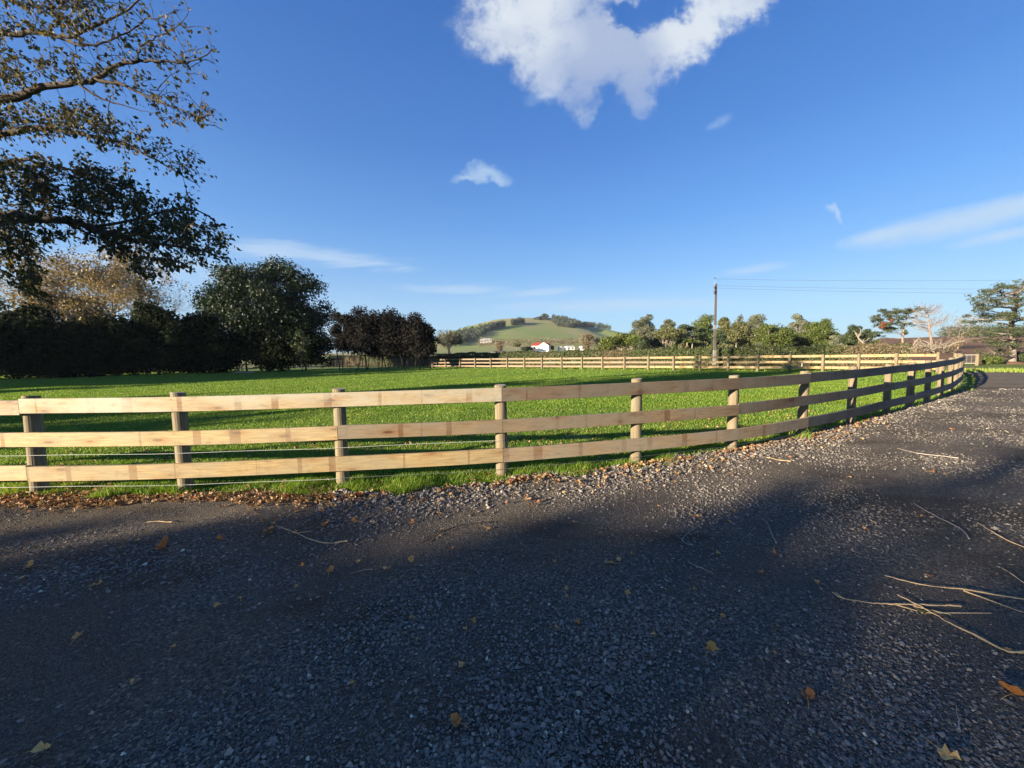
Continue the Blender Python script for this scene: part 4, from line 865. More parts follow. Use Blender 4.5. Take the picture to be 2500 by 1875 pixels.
# short stakes and grey post beyond the fence
for px, y0, y1, lb, r_ in ((1958, 884, 898, 'short white stake behind the far fence, left of the taller one', .03), (1997, 876, 900, 'taller white leaning stake behind the far fence', .04)):
    a = W(px - (2 if r_ > .035 else 0), y1, 33.5); t_ = W(px + (2 if r_ > .035 else 0), y0, 33.5); b = MB(); b.tube([a - [0, 0, .3], t_], r_, 8); b.box((t_[0], t_[1], t_[2]), (r_ * 2.6, r_ * 2.6, .05)); o = b.build('marker_stake', flat_mat('white_stake', (.75, .72, .65), .6), loc=tuple(a)); tag(o, lb, 'stake')
gp = W(2155, 880, 33.0); b = post_mb(gp[0], gp[1], 1.5, .13, 4); o = b.build('wooden_post', [M['bark_grey'], M['endgrain']], loc=(gp[0], gp[1], 0)); tag(o, 'stout grey post standing alone behind the right part of the far fence', 'post')
# gate
g0 = G(2348, 893)[:2]; g1 = G(2382, 893)[:2]; gate = empty('farm_gate', (g0[0], g0[1], 0), 'galvanised pipe farm gate closing the entrance beyond the road bend', 'gate')
def lerp(t, z): p = g0 + (g1 - g0) * t; return (p[0], p[1], z)
b = MB(); zt, zb = .95, .22
b.tube([lerp(0, zt), lerp(.93, zt), lerp(.975, zt - .06), lerp(.98, zb + .05), lerp(.95, zb), lerp(0, zb), lerp(-.02, zb + .05), lerp(-.02, zt - .04), lerp(0, zt)], .028, 6); part(b, 'frame', flat_mat('galvanised_pipe', (.55, .50, .42), .45, .3), gate)
for z in (.40, .58, .77): b = MB(); b.tube([lerp(0, z), lerp(.97, z)], .012, 5); part(b, 'bar', M['wire_dark'], gate)
for t in (.33, .66): b = MB(); b.tube([lerp(t, zt), lerp(t, zb)], .014, 5); part(b, 'stay', M['wire_dark'], gate)
q = G(2384.5, 893); b = post_mb(q[0], q[1], 1.02, .12, 9); o = b.build('wooden_post', [M['post'], M['endgrain']], loc=(q[0], q[1], 0)); tag(o, 'round timber gate post at the right end of the farm gate', 'post')

# ------------------------------------------------------------------ hill country: farmhouse, sheds, trees
def house(name, label, px, Y, wpx, z, h, depth, wallc, roofc, cat='house', roofh=1.6, rot=0.15, wing=None):
    c = W(px, 860, Y); root = empty(name, (c[0], c[1], z), label, cat); wd = pxw(wpx, Y); cs, sn = math.cos(rot), math.sin(rot)
    def rt(x, y, zz): return (c[0] + x * cs - y * sn, c[1] + x * sn + y * cs, z + zz)
    b = MB(); hw, hd = wd / 2, depth / 2
    V = [rt(x, y, zz) for zz in (-1.0, h) for x, y in ((-hw, -hd), (hw, -hd), (hw, hd), (-hw, hd))]; b.add(V, [[0, 1, 5, 4], [1, 2, 6, 5], [2, 3, 7, 6], [3, 0, 4, 7]])
    part(b, 'wall', flat_mat('wall_' + name, wallc, .8, 0, .06), root)
    b = MB(); e = .35
    V = [rt(-hw - e, -hd - e, h - .05), rt(hw + e, -hd - e, h - .05), rt(hw + e, hd + e, h - .05), rt(-hw - e, hd + e, h - .05), rt(-hw * .75, 0, h + roofh), rt(hw * .75, 0, h + roofh)]
    b.add(V, [[0, 1, 5, 4], [2, 3, 4, 5], [0, 3, 2, 1]]); b.add(V, [[1, 2, 5], [3, 0, 4]]); part(b, 'roof', flat_mat('roof_' + name, roofc, .6, 0, .12), root)
    nwin = max(2, int(wd / 3.2))
    for i in range(nwin):
        x = -hw + wd * (i + .5) / nwin; b = MB(); ww = min(1.3, wd / nwin * .5)
        V = [rt(x - ww / 2, -hd - .03, h * .35), rt(x + ww / 2, -hd - .03, h * .35), rt(x + ww / 2, -hd - .03, h * .78), rt(x - ww / 2, -hd - .03, h * .78)]
        V2 = [rt(x - ww / 2, -hd + .05, h * .35), rt(x + ww / 2, -hd + .05, h * .35), rt(x + ww / 2, -hd + .05, h * .78), rt(x - ww / 2, -hd + .05, h * .78)]
        b.add(V + V2, [[0, 1, 2, 3], [0, 4, 5, 1], [1, 5, 6, 2], [2, 6, 7, 3], [3, 7, 4, 0]]); part(b, 'window', M_glass, root)
    if wing is not None:
        wx, ww, wh = wing; b = MB(); y0_ = -hd - 2.2
        V = [rt(wx - ww, y0_, -1), rt(wx + ww, y0_, -1), rt(wx + ww, y0_, h), rt(wx, y0_, h + wh), rt(wx - ww, y0_, h), rt(wx - ww, 0, -1), rt(wx + ww, 0, -1), rt(wx + ww, 0, h), rt(wx, 0, h + wh), rt(wx - ww, 0, h)]
        b.add(V, [[0, 1, 2, 3, 4]]); b.add(V, [[1, 6, 7, 2], [0, 4, 9, 5]]); part(b, 'gable_wall', flat_mat('gable_white', (.80, .78, .72), .8, 0, .05), root)
        b = MB(); y0_ -= .3; V = [rt(wx - ww - .4, y0_, h - .25), rt(wx, y0_, h + wh + .06), rt(wx + ww + .4, y0_, h - .25), rt(wx - ww - .4, .5, h - .25), rt(wx, .5, h + wh + .06), rt(wx + ww + .4, .5, h - .25)]
        b.add(V, [[0, 1, 4, 3], [1, 2, 5, 4]]); part(b, 'gable_roof', flat_mat('roof_brown', (.10, .05, .04), .6, 0, .12), root)
    return root

def hillpt(px, py, Ymin=300, Ymax=900):
    """first point of the hill surface met by a sight line (or the crest if it passes above)"""
    d = ray(px, py); Y = np.linspace(Ymin, Ymax, 500); X = d[0] / d[1] * Y; Z = EYE + d[2] / d[1] * Y; g = hill_z(X, Y); k = np.where(g >= Z)[0]
    i = k[0] if len(k) else int(np.argmin(Z - g)); return np.array([X[i], Y[i], g[i]])


M_glass = flat_mat('dark_window_glass', (.03, .035, .04), .15)
def groundz(px, Y): c = W(px, 860, Y); return float(hill_z(c[0], c[1]))
def zat(px, py, Y): return W(px, py, Y)[2]
house('farmhouse', 'white farmhouse with a red roof and a white gable at the foot of the hill', 1321, 250, 46, zat(1320, 855, 250), 2.9, 9, (.78, .74, .66), (.42, .06, .035), roofh=1.9, rot=-.1, wing=(1.6, 3.4, 2.1))
house('farm_shed', 'small white round-roofed shed right of the farmhouse', 1367, 250, 7, zat(1367, 855, 250), 2.0, 3, (.8, .78, .72), (.7, .68, .64), 'shed', .5)
house('farm_shed', 'long white shed right of the farmhouse', 1390, 252, 19, zat(1390, 855, 252), 2.2, 6, (.78, .75, .68), (.55, .54, .50), 'shed', .7)
house('farm_shed', 'white shed furthest right of the farmhouse near the tall bare tree', 1424, 252, 15, zat(1424, 855, 252), 2.2, 5, (.70, .64, .54), (.60, .56, .48), 'shed', .7)
house('farm_shed', 'low dark-roofed shed left of the farmhouse', 1219, 230, 36, zat(1219, 860.5, 230), .7, 8, (.16, .15, .13), (.09, .09, .09), 'shed', .25)
hq = hillpt(1187, 836)
house('hillside_house', 'pale house high on the left flank of the hill', 1187, float(hq[1]), 26, float(hq[2]), 4.0, 12, (.74, .72, .68), (.62, .60, .56), roofh=1.6)
def shrub_at(name, label, px, wp, yt, yb, Y, lf, bk, seed, n=1200, size=None, **kw):
    z = zat(px, yb, Y); h = zat(px, yt, Y) - z; c = W(px, 860, Y)
    return tree(name, label, (c[0], c[1], z), h, pxw(wp, Y), M[lf], M[bk], n=n, size=size or Y * .0042, seed=seed, **kw)
shrub_at('spreading_tree', 'broad pale-limbed tree standing in the field right of the plum trees', 1098, 78, 803, 862, 95, 'leaf_grey', 'bark_pale', 401, n=7000, size=.30, crown_from=.12, nb=44, br=.15, stems=4, limbs=30, tr=.3)
bare_tree('bare_tree', 'bare pale branches inside the broad tree right of the plum trees', W(1100, 860, 93) * [1, 1, 0] + [0, 0, 0], zat(1100, 815, 93), pxw(60, 93), M['bark_pale'], 402, lev=5, kids=3, r=.12)
shrub_at('umbrella_tree', 'small umbrella-shaped tree left of the farmhouse', 1262, 24, 836, 858, 235, 'leaf_olive', 'bark_pale', 403, n=900, crown_from=.4, flat=.5, shape='flat', stems=2)
shrub_at('round_tree', 'low dark tree touching the left side of the farmhouse', 1286, 34, 846, 857, 245, 'leaf_deep', 'bark_grey', 404, n=900, crown_from=0)
shrub_at('round_tree', 'small dark tree touching the right side of the farmhouse', 1349, 12, 843, 857, 246, 'leaf_deep', 'bark_grey', 405, n=400, crown_from=.1)
c_ = W(1432, 860, 240); bare_tree('bare_tree', 'tall tan bare tree above the sheds right of the farmhouse', (c_[0], c_[1], zat(1432, 856, 240)), zat(1432, 818, 240) - zat(1432, 856, 240), pxw(28, 240), M['leaf_brown'], 406, lev=5, kids=4, r=.12, leafmat=M['leaf_brown'], n=2600, size=.7)
c_ = W(1221, 860, 240); bare_tree('bare_tree', 'small tan bare tree in the field left of the umbrella-shaped tree', (c_[0], c_[1], zat(1221, 857, 240)), zat(1221, 834, 240) - zat(1221, 857, 240), pxw(16, 240), M['leaf_brown'], 407, lev=5, kids=4, r=.10, leafmat=M['leaf_brown'], n=1200, size=.6)
c_ = W(1461, 860, 245); bare_tree('bare_tree', 'thin brown bare tree right of the tall tan one', (c_[0], c_[1], zat(1461, 855, 245)), zat(1461, 826, 245) - zat(1461, 855, 245), pxw(16, 245), M['leaf_brown'], 408, lev=5, kids=4, r=.10, leafmat=M['leaf_brown'], n=1200, size=.6)
# shelterbelt of thin bare trees across the foot of the hill
reg = [(x, 836 + (x - 1220) * -.008 + 1.5 * math.sin(x * .5), 330, 2.2, 4.6) for x in range(1170, 1480, 5)]
mass('shelterbelt', 'line of bare brown shelterbelt trees across the foot of the hill', reg, 6500, .75, 'leaf_brown', 410)
# hilltop
for i, (px, wp, yt, yb, lb) in enumerate(((1311, 22, 773, 789, 'leftmost broad pine of the clump on the hilltop'), (1329, 24, 765, 786, 'tallest flat-topped pine of the clump on the hilltop'), (1341, 14, 776, 786, 'small pine at the right of the clump on the hilltop'))):
    shrub_at('hilltop_pine', lb, px, wp, yt, yb, 850, 'leaf_hill', 'bark_dark', 420 + i, n=2600, size=2.4, crown_from=.12, nb=22, br=.2, flat=.5)

def hillwood(lab, px0, px1, seed, f, n, Yc=870):
    f0 = f
    bl = []; rg = np.random.default_rng(seed)
    for k in range(n):
        px = rg.uniform(px0, px1); yt, yb = f(px); py = yb + (yt + 4 - yb) * rg.uniform(0, 1); q = hillpt(px, py); hh = rg.uniform(4.5, 7.5); bl.append((q[0], q[1], q[2] + hh * .8, hh * .65, hh * .65, hh))
    b = MB(); blob_foliage(b, bl, n * 70, 2.0, rg, .5, .7); tag(b.build('hill_wood', M['leaf_hill']), lab, 'wood', None, 'stuff')
hillwood('dark wood covering the right shoulder of the hilltop', 1350, 1452, 431, lambda x: (np.interp(x, [1350, 1375, 1400, 1430, 1452], [776, 777, 778, 779, 787]), np.interp(x, [1350, 1362, 1390, 1410, 1440, 1452], [788, 797, 802, 799, 797, 792])), 330)
hillwood('thin line of small trees running down the right skyline of the hill', 1455, 1490, 432, lambda x: (np.interp(x, [1455, 1490], [790, 797]), np.interp(x, [1455, 1490], [794, 801])), 30)
hillwood('dark wood climbing the left flank of the hill', 1105, 1232, 433, lambda x: (np.interp(x, [1105, 1140, 1180, 1205, 1232], [818, 808, 801, 797, 794]), np.interp(x, [1105, 1130, 1160, 1180, 1200, 1232], [848, 842, 832, 818, 806, 797])), 210, 800)
hillwood('small dark copse on the skyline left of the bare brow', 1250, 1281, 434, lambda x: (np.interp(x, [1250, 1270, 1281], [790, 784, 788]), np.interp(x, [1250, 1281], [795, 789])), 40)
#PART3
# ------------------------------------------------------------------ near overhanging tree on the left
def near_tree():
    rg = np.random.default_rng(11)
    base = np.array([-19.5, 11.5, 0.0]); root = empty('overhanging_tree', base, 'tall tree leaning in from the left edge with long drooping leafy boughs', 'tree')
    tb = MB(); nodes = []; 
    def bough(px_pts, Ys, r0_, r1_, join=None, k=8, store=True):
        P = np.array([W(a, b_, y * 1.25) for (a, b_), y in zip(px_pts, Ys)]); r0_ *= 1.1; r1_ *= 1.1
        if join is not None: P = np.vstack([[join], P])
        S = smooth_path3(P, 5); S = S + rg.normal(0, .012, S.shape); R = np.linspace(r0_, r1_, len(S)); tb.tube(S, R, k)
        if store:
            for p, r in zip(S, R): nodes.append((p, r))
        return S
    def smooth_path3(P, per):
        P = np.asarray(P, float); Q = np.vstack([2 * P[0] - P[1], P, 2 * P[-1] - P[-2]]); out = []
        for i in range(1, len(P)):
            p0, p1, p2, p3 = Q[i - 1], Q[i], Q[i + 1], Q[i + 2]
            for k in range(per):
                t = k / per; out.append(.5 * ((2 * p1) + (-p0 + p2) * t + (2 * p0 - 5 * p1 + 4 * p2 - p3) * t * t + (-p0 + 3 * p1 - 3 * p2 + p3) * t ** 3))
        out.append(P[-1]); return np.array(out)
    trunk = np.array([base - [0, 0, .2], base + [.1, 0, 1.9], base + [.05, .1, 4.0], base + [-.1, .1, 6.9], base + [.1, 0, 10], base + [0, .2, 13], base + [.3, .1, 16]])
    S = smooth_path3(trunk, 5); tb.tube(S, np.linspace(.42, .10, len(S)), 14)
    for p in S[12:]: nodes.append((p, .1))
    bough([(0, 537), (60, 533), (120, 537), (181, 542), (226, 558), (280, 575), (345, 590), (420, 600), (500, 614), (545, 632)], np.linspace(9.2, 8.6, 10), .13, .012, join=base + [.05, .1, 3.7])
    bough([(226, 556), (330, 536), (420, 512), (495, 520), (540, 560)], np.linspace(9.0, 8.3, 5), .04, .008)
    bough([(150, 540), (260, 590), (340, 640), (390, 662)], np.linspace(9.1, 9.4, 4), .03, .006)
    bough([(20, 535), (55, 590), (75, 650), (85, 705)], np.linspace(9.1, 9.0, 4), .04, .006)
    bough([(0, 330), (54, 318), (105, 312), (200, 328), (301, 350), (356, 378), (422, 414), (490, 458)], np.linspace(9.6, 9.2, 8), .085, .008, join=base + [0, .1, 7.1])
    bough([(0, 400), (100, 400), (190, 420), (280, 450), (340, 480)], np.linspace(9.9, 9.6, 5), .06, .008, join=base + [0, .1, 5.6])
    bough([(0, 241), (75, 223), (97, 214), (169, 203), (232, 196), (277, 166), (331, 149), (392, 149), (467, 150), (528, 118)], np.linspace(9.5, 9.0, 10), .11, .007, join=base + [.1, 0, 9.0])
    bough([(232, 196), (301, 208), (356, 235), (422, 262), (497, 289), (545, 318)], np.linspace(9.2, 8.9, 6), .045, .006)
    bough([(193, 205), (241, 238), (301, 256), (372, 276)], np.linspace(9.2, 9.4, 4), .035, .006)
    bough([(334, 148), (347, 112), (392, 87), (428, 66), (462, 30)], np.linspace(9.1, 8.9, 5), .022, .005)
    bough([(0, 82), (60, 80), (111, 80), (169, 90), (240, 60), (330, 10), (380, -60)], np.linspace(10, 9.4, 7), .08, .01, join=base + [0, 0, 11.5])
    bough([(111, 80), (200, 110), (280, 95), (360, 50), (430, 30)], np.linspace(9.7, 9.2, 5), .035, .006)
    bough([(0, -120), (150, -160), (300, -200), (420, -260)], np.linspace(10, 9.6, 4), .07, .01, join=base + [0, .2, 13.2])
    # foliage regions: cx, cy, rx, ry, count
    REG = [(110, 40, 150, 75, 150), (200, 25, 80, 50, 60), (330, 60, 120, 70, 70), (450, 90, 70, 80, 34), (40, 150, 70, 50, 40), (180, 165, 120, 40, 60), (300, 145, 110, 60, 75), (450, 155, 80, 50, 36), (340, 215, 90, 40, 40),
           (440, 260, 80, 45, 60), (505, 290, 40, 28, 22), (90, 290, 100, 45, 90), (200, 290, 90, 45, 90), (280, 325, 80, 40, 70), (350, 350, 60, 40, 40), (420, 385, 60, 35, 36), (480, 415, 38, 22, 16), (30, 205, 40, 40, 25),
           (50, 430, 90, 60, 100), (150, 430, 110, 55, 120), (250, 440, 80, 45, 80), (300, 480, 60, 45, 70), (345, 520, 50, 50, 60), (60, 510, 90, 45, 80), (190, 505, 90, 40, 90),
           (430, 510, 55, 38, 70), (400, 560, 80, 45, 110), (480, 570, 65, 45, 70), (300, 590, 80, 40, 90), (370, 640, 60, 35, 60), (460, 630, 60, 30, 40), (535, 600, 30, 35, 26), (240, 560, 80, 25, 40),
           (40, 590, 55, 50, 70), (50, 660, 45, 45, 60), (75, 705, 26, 26, 30), (120, 570, 60, 25, 26),
           (-120, 300, 150, 320, 420), (-100, 620, 110, 80, 90), (100, -130, 220, 90, 170), (380, -120, 120, 80, 40), (-350, 250, 180, 300, 260)]
    targets = []
    for (cx_, cy_, rx, ry, cnt) in REG:
        cnt = int(cnt * (.62 if cy_ < 420 else .74))
        a = rg.uniform(0, 6.283, cnt); r = np.sqrt(rg.uniform(0, 1, cnt)) * rg.uniform(.8, 1.08, cnt)
        for aa, rr in zip(a, r): targets.append(W(cx_ + rx * rr * math.cos(aa), cy_ + ry * rr * math.sin(aa), 11.5 + rg.normal(0, .85) + (cy_ < 300) * .2))
    targets = np.array(targets)
    NP_ = np.array([n[0] for n in nodes]); order = np.argsort([np.min(np.linalg.norm(NP_ - t, axis=1)) for t in targets])
    buf = np.zeros((len(nodes) + len(targets) * 3 + 5, 3)); buf[:len(nodes)] = NP_; cnt = len(nodes)
    LP, LD = [], []
    for oi in order:
        t = targets[oi]; dv = buf[:cnt] - t; dist = np.linalg.norm(dv, axis=1) + np.maximum(0, buf[:cnt, 0] - t[0]) * .8; k = int(np.argmin(dist)); s = buf[k]; L = np.linalg.norm(t - s)
        if L > 1.0: continue
        mid = (s + t) / 2 + np.array([0, 0, .08 * L + .02]) + rg.normal(0, .05 * L, 3)
        q = (s * .25 + mid * .5 + t * .25); tb.tube([s, (s + mid) / 2, q, (mid + t) / 2 + [0, 0, .02 * L], t], np.linspace(.008 + .008 * min(1, L), .0045, 5), 3, cap=False)
        buf[cnt] = q; buf[cnt + 1] = t; cnt += 2
        d = (t - q) / (np.linalg.norm(t - q) + 1e-6) + np.array([.35, -.05, -.45]) + rg.normal(0, .3, 3); d /= np.linalg.norm(d)
        tw = t + d * rg.uniform(.12, .34); tb.tube([t, (t + tw) / 2 + [0, 0, .015], tw], [.0035, .003, .002], 3, cap=False)
        px_proj = (t[0] / t[1]) * PXF + CX; dens = 1.0 if px_proj < 400 else .75
        yproj = t[2]; dens *= .5 if (yproj > 7.2 and px_proj > 300) else 1.0
        m_ = rg.poisson(11 * dens); 
        for _ in range(m_):
            u = rg.uniform(-.7, 1); p = (t + (tw - t) * u if u > 0 else t + (q - t) * -u) + rg.normal(0, .055, 3); LP.append(p); LD.append(d)
    part(tb, 'trunk', M['bark_dark'], root, smooth=True)
    LP = np.array(LP); LD = np.array(LD); n = len(LP)
    A = LD * .55 + unit(rg, n) * .75 + np.array([.15, 0, -.55]); A /= np.linalg.norm(A, axis=1)[:, None]
    Nn = np.cross(A, unit(rg, n)); Nn /= np.linalg.norm(Nn, axis=1)[:, None]; Bv = np.cross(Nn, A); sz = rg.uniform(.075, .15, n)[:, None]
    st_ = LP; c1_ = LP + A * sz * .45; tip = LP + A * sz; wv = Bv * sz * .33; fold = Nn * sz * rg.uniform(.02, .18, (n, 1))
    V = np.stack([st_, c1_ + wv + fold, tip, c1_ - wv + fold, c1_], 1).reshape(-1, 3); i = np.arange(n)[:, None] * 5
    F = np.concatenate([np.c_[i, i + 1, i + 2, i + 4], np.c_[i, i + 4, i + 2, i + 3]]); b = MB(); pr = rg.uniform(0, 1, n); b.add(V, F, np.r_[pr, pr])
    part(b, 'crown', M['leaf_near'], root)
near_tree()

# ------------------------------------------------------------------ trees behind and left of the viewer that shade the ground
UL = np.array([math.cos(SUN_A), math.sin(SUN_A)]); VL = np.array([-UL[1], UL[0]])
SHADE = [ # v, K, height, width, density
    (-22, 48, 15, 12, 1.2), (-13, 46, 15, 12, 1.2), (-5, 45, 11.8, 9, .85), (-.8, 46, 11.4, 4.4, .85), (1.6, 46.5, 10.7, 3.6, 1.4), (3.6, 45.5, 9.8, 3.2, 1.4), (5.4, 46, 9.3, 3.0, 1.3), (7.4, 46.5, 8.6, 3.0, 1.2), (10.2, 47, 7.2, 4, 1.0),
    (14.2, 47, 12.0, 5.5, .7), (18.6, 49, 13.2, 6, .75), (23.0, 48, 10.5, 4.5, .6), (27, 50, 9.0, 5, .7), (31.5, 48, 7.2, 5, .8), (36, 47, 9.5, 5, .9), (41, 46, 13, 7, 1.2), (46.5, 45, 16.0, 8, 1.3), (52, 45, 14.5, 8, 1.4), (58, 46, 13, 8, 1.2), (64, 48, 12, 8, 1.2)]
for i, (x, y, h, wd) in enumerate([(-1.5, -12.5, 17, 11), (8.5, -11, 18, 11)]):  # unseen tall trees added to cut the sky light on the foreground
    tree('shade_tree', 'unseen dense tree added close behind the viewer to block sky light', (x, y, -.1), h, wd, M['leaf_deep'], M['bark_dark'], n=9000, size=.6, seed=480 + i, crown_from=.12, nb=50, br=.2, group='added sky-blocking trees behind the viewer', aspect=.8, limbs=6, tr=.3)
tree('shade_tree', 'unseen dense tree added to keep the sun off the overhanging tree', (-22.0, 3.0, -.1), 11.5, 5.5, M['leaf_deep'], M['bark_dark'], n=8000, size=.4, seed=490, crown_from=.28, nb=50, br=.2, aspect=.75, limbs=6, tr=.25)  # added out of view so its crown darkens the overhanging leaves
SHLAB = 'broadleaf tree of the row behind the viewer, outside the photo'
for i, (v, K, h, wd, de) in enumerate(SHADE):
    p = -UL * K + VL * v
    tree('shade_tree', SHLAB, (p[0], p[1], -.1), h, wd * 1.1, M['leaf_deep'], M['bark_dark'], n=int(5200 * de * (wd / 6) ** 1.3 * (h / 11)), size=.42, seed=500 + i, crown_from=.0 if h < 10 else .04, nb=40, br=.2 if v > 9 or v < -4 else .24, shape='round' if v > 9 else 'flatwall', flat=.75, group='shade trees outside the photo', aspect=.75, limbs=6, tr=.2)

# ------------------------------------------------------------------ ground cover helpers
def edge_y(x):  # front limit of the grass (y of gravel edge) for a given x
    return np.interp(x, fine_edge[:, 0], fine_edge[:, 1])
RE = np.random.default_rng(77)
def edge_noise(x): return .10 * np.sin(x * 2.1 + 1) + .07 * np.sin(x * 5.3) + .05 * np.sin(x * 11.7 + 2)
def inview(x, y, m=60):
    u = x / y * PXF + CX; return (u > -m) & (u < 2500 + m)
def grass(name, n, ymin_off, ymax, hgt, wid, seed, pw, label):
    rg = np.random.default_rng(seed); X = []; Yv = []
    # density falls with distance
    t = rg.uniform(0, 1, n * 3); y = 4.0 + (ymax - 4.0) * t ** pw; x = rg.uniform(-1.36, 1.25, n * 3) * y
    ey = edge_y(x) + edge_noise(x); d = y - ey
    clump = np.sin(x * 3.1 + 2 * np.sin(y * 2.7)) * np.sin(y * 3.7 + x * 1.3)
    left = x < -1.5
    keep = (d > ymin_off + np.where(left, .04 + .14 * np.clip(-x / 5, 0, 1), 0.0) + np.where(d < .5, .12 * clump, 0)) & (rg.uniform(0, 1, n * 3) < np.where(d < .6, .85, 1.0)) & (x < 18)
    x = x[keep][:n]; y = y[keep][:n]; d = d[keep][:n]; n = len(x)
    long_ = np.clip(1.25 - d / 1.1, 0.0, 1.0) * (.55 + .45 * np.sin(x * 2.3 + 1.1 * np.sin(x * 6))) 
    z = gz(x, y); h = (hgt + long_ * .10) * rg.uniform(.5, 1.35, n); 
    dist = np.hypot(x, y); wd = (wid + dist * .00055) * rg.uniform(.7, 1.3, n)
    a = rg.uniform(0, 6.283, n); lean = rg.uniform(.15, .8, n) * h; la = a + rg.normal(0, .8, n); la = np.where(long_ > .3, np.where(rg.uniform(0, 1, n) < .5, -.9 + rg.normal(0, .7, n), la), la)
    dx, dy = np.cos(la) * lean, np.sin(la) * lean; wx, wy = -np.sin(a) * wd / 2, np.cos(a) * wd / 2
    B0 = np.stack([x - wx, y - wy, z - .01], 1); B1 = np.stack([x + wx, y + wy, z - .01], 1)
    M0 = np.stack([x - wx * .8 + dx * .35, y - wy * .8 + dy * .35, z + h * .6], 1); M1 = np.stack([x + wx * .8 + dx * .35, y + wy * .8 + dy * .35, z + h * .6], 1); T_ = np.stack([x + dx, y + dy, z + h * .95], 1)
    V = np.stack([B0, B1, M1, M0, T_], 1).reshape(-1, 3); i = np.arange(n)[:, None] * 5; b = MB(); rv = np.clip(rg.normal(.45, .2, n) - .15 * clump[keep][:n], 0, .93); rv = np.where(rg.uniform(0, 1, n) < .025, 1.0, rv)
    b.add(V, np.c_[i, i + 1, i + 2, i + 3], rv); b.add(np.zeros((0, 3)), np.zeros((0, 4), int))
    b.F.append((np.c_[i + 3, i + 2, i + 4])); b.A.append(rv.astype(np.float32)); b.MI.append(np.zeros(n, np.int32)); b.UV.append(np.zeros((n * 3, 2), np.float32))
    o = b.build(name, M['grass']); tag(o, label, 'grass', None, 'stuff'); return o
grass('grass', 340000, 0.0, 30.0, .045, .0035, 31, 2.1, 'short green grass of the paddock with longer tufts along the fence')
def far_turf():
    rg = np.random.default_rng(33); n = 260000; y = 12 + 42 * rg.uniform(0, 1, n) ** 1.15; x = rg.uniform(-1.36, 1.17, n) * y; k = (y < 56.5 - .70 * (x + 12) - 1.0) | (x < -13); k &= (x * .655 - y * .75 < .55 + 0 * x); x, y = x[k], y[k]; n = len(x)
    h = rg.uniform(.03, .075, n); wd = .012 + y * .0011; a = rg.uniform(0, 6.283, n); z = gz(x, y); wx, wy = np.cos(a) * wd / 2, np.sin(a) * wd / 2; ld = rg.normal(0, .03, (n, 2))
    V = np.stack([np.stack([x - wx, y - wy, z - .01], 1), np.stack([x + wx, y + wy, z - .01], 1), np.stack([x + ld[:, 0], y + ld[:, 1], z + h], 1)], 1).reshape(-1, 3)
    b = MB(); b.add(V, np.arange(n * 3).reshape(n, 3), np.clip(rg.normal(.45, .2, n), 0, .95)); tag(b.build('turf_tufts', M['grass']), 'grass tufts over the far lawn of the paddock', 'grass', None, 'stuff')
far_turf()
# gravel stones
def stones():
    rg = np.random.default_rng(21); n = 190000; t = rg.uniform(0, 1, n * 2); y = 1.35 + 22 * t ** 2.6; x = rg.uniform(-1.5, 1.5, n * 2) * (y + .35)
    y = y - 0; d = edge_y(x) + edge_noise(x) - y
    nz = np.sin(x * 1.3 + 2.1 * np.sin(y * 1.1)) * .5 + np.sin(y * 2.9 + x * .7 + 1) * .5 + .4 * np.sin(x * 4.1 - y * 3.3)
    near_edge = np.clip(1 - d / 1.2, 0, 1) * (x > -2.2)
    keep = (np.where(x > 18, y < x * .72 + 1.2, True)) & (rg.uniform(0, 1, n * 2) < np.clip(1.6 - y / 14, .12, 1)) & (d > -.10) & (rg.uniform(0, 1, n * 2) < np.clip(.36 + .46 * nz + near_edge * .8, .05, 1)); x = x[keep][:n]; y = y[keep][:n]; nz = nz[keep][:n]; ne = near_edge[keep][:n]; n = len(x)
    s = rg.lognormal(math.log(.0044), .52, n) * (1 + .35 * np.clip(nz, 0, 1) + ne * 1.1); s = np.clip(s * .88, .002, .011 + .015 * ne)
    s = s * (1 + .07 * y)
    ico = np.array([[0, 0, 1], [1, 0, 0], [.31, .95, 0], [-.81, .59, 0], [-.81, -.59, 0], [.31, -.95, 0], [0, 0, -1]], float)
    FI = np.array([[0, 1, 2], [0, 2, 3], [0, 3, 4], [0, 4, 5], [0, 5, 1]] + [[6, 2, 1], [6, 3, 2], [6, 4, 3], [6, 5, 4], [6, 1, 5]])
    pb = rg.uniform(0, 1, n) < .0028 * np.clip(1.3 - y / 8, .1, 1); s = np.where(pb, rg.uniform(.008, .017, n), s); s = np.where(rg.uniform(0, 1, n) < .00012, .026, s)
    a = rg.uniform(0, 6.283, n); c_, s_ = np.cos(a), np.sin(a); st = rg.uniform(.6, 1.5, (n, 1)); V = ico[None] * rg.uniform(.65, 1.25, (n, 7, 1)) * s[:, None, None]
    V[:, :, 0] *= st; V[:, :, 2] *= rg.uniform(.45, .85, (n, 1)); V[:, 0, :2] += rg.normal(0, .35, (n, 2)) * s[:, None]; V[:, 1:6, 2] += rg.normal(0, .25, (n, 5)) * s[:, None]
    X = V[:, :, 0] * c_[:, None] - V[:, :, 1] * s_[:, None] + x[:, None]; Yq = V[:, :, 0] * s_[:, None] + V[:, :, 1] * c_[:, None] + y[:, None]; Z = V[:, :, 2] + .035 + s[:, None] * .30
    V = np.stack([X, Yq, Z], -1).reshape(-1, 3); F = (FI[None] + np.arange(n)[:, None, None] * 7).reshape(-1, 3); r_ = np.repeat(np.clip(np.where(pb, rg.uniform(.5, 1, n), rg.beta(2, 3, n) * .95) + (rg.uniform(0, 1, n) < .012) * .6, 0, 1), 10)
    b = MB(); b.add(V, F, r_); tag(b.build('gravel_stones', M['stone']), 'loose dark grey crushed stones covering the gravel road', 'gravel', None, 'stuff')
stones()
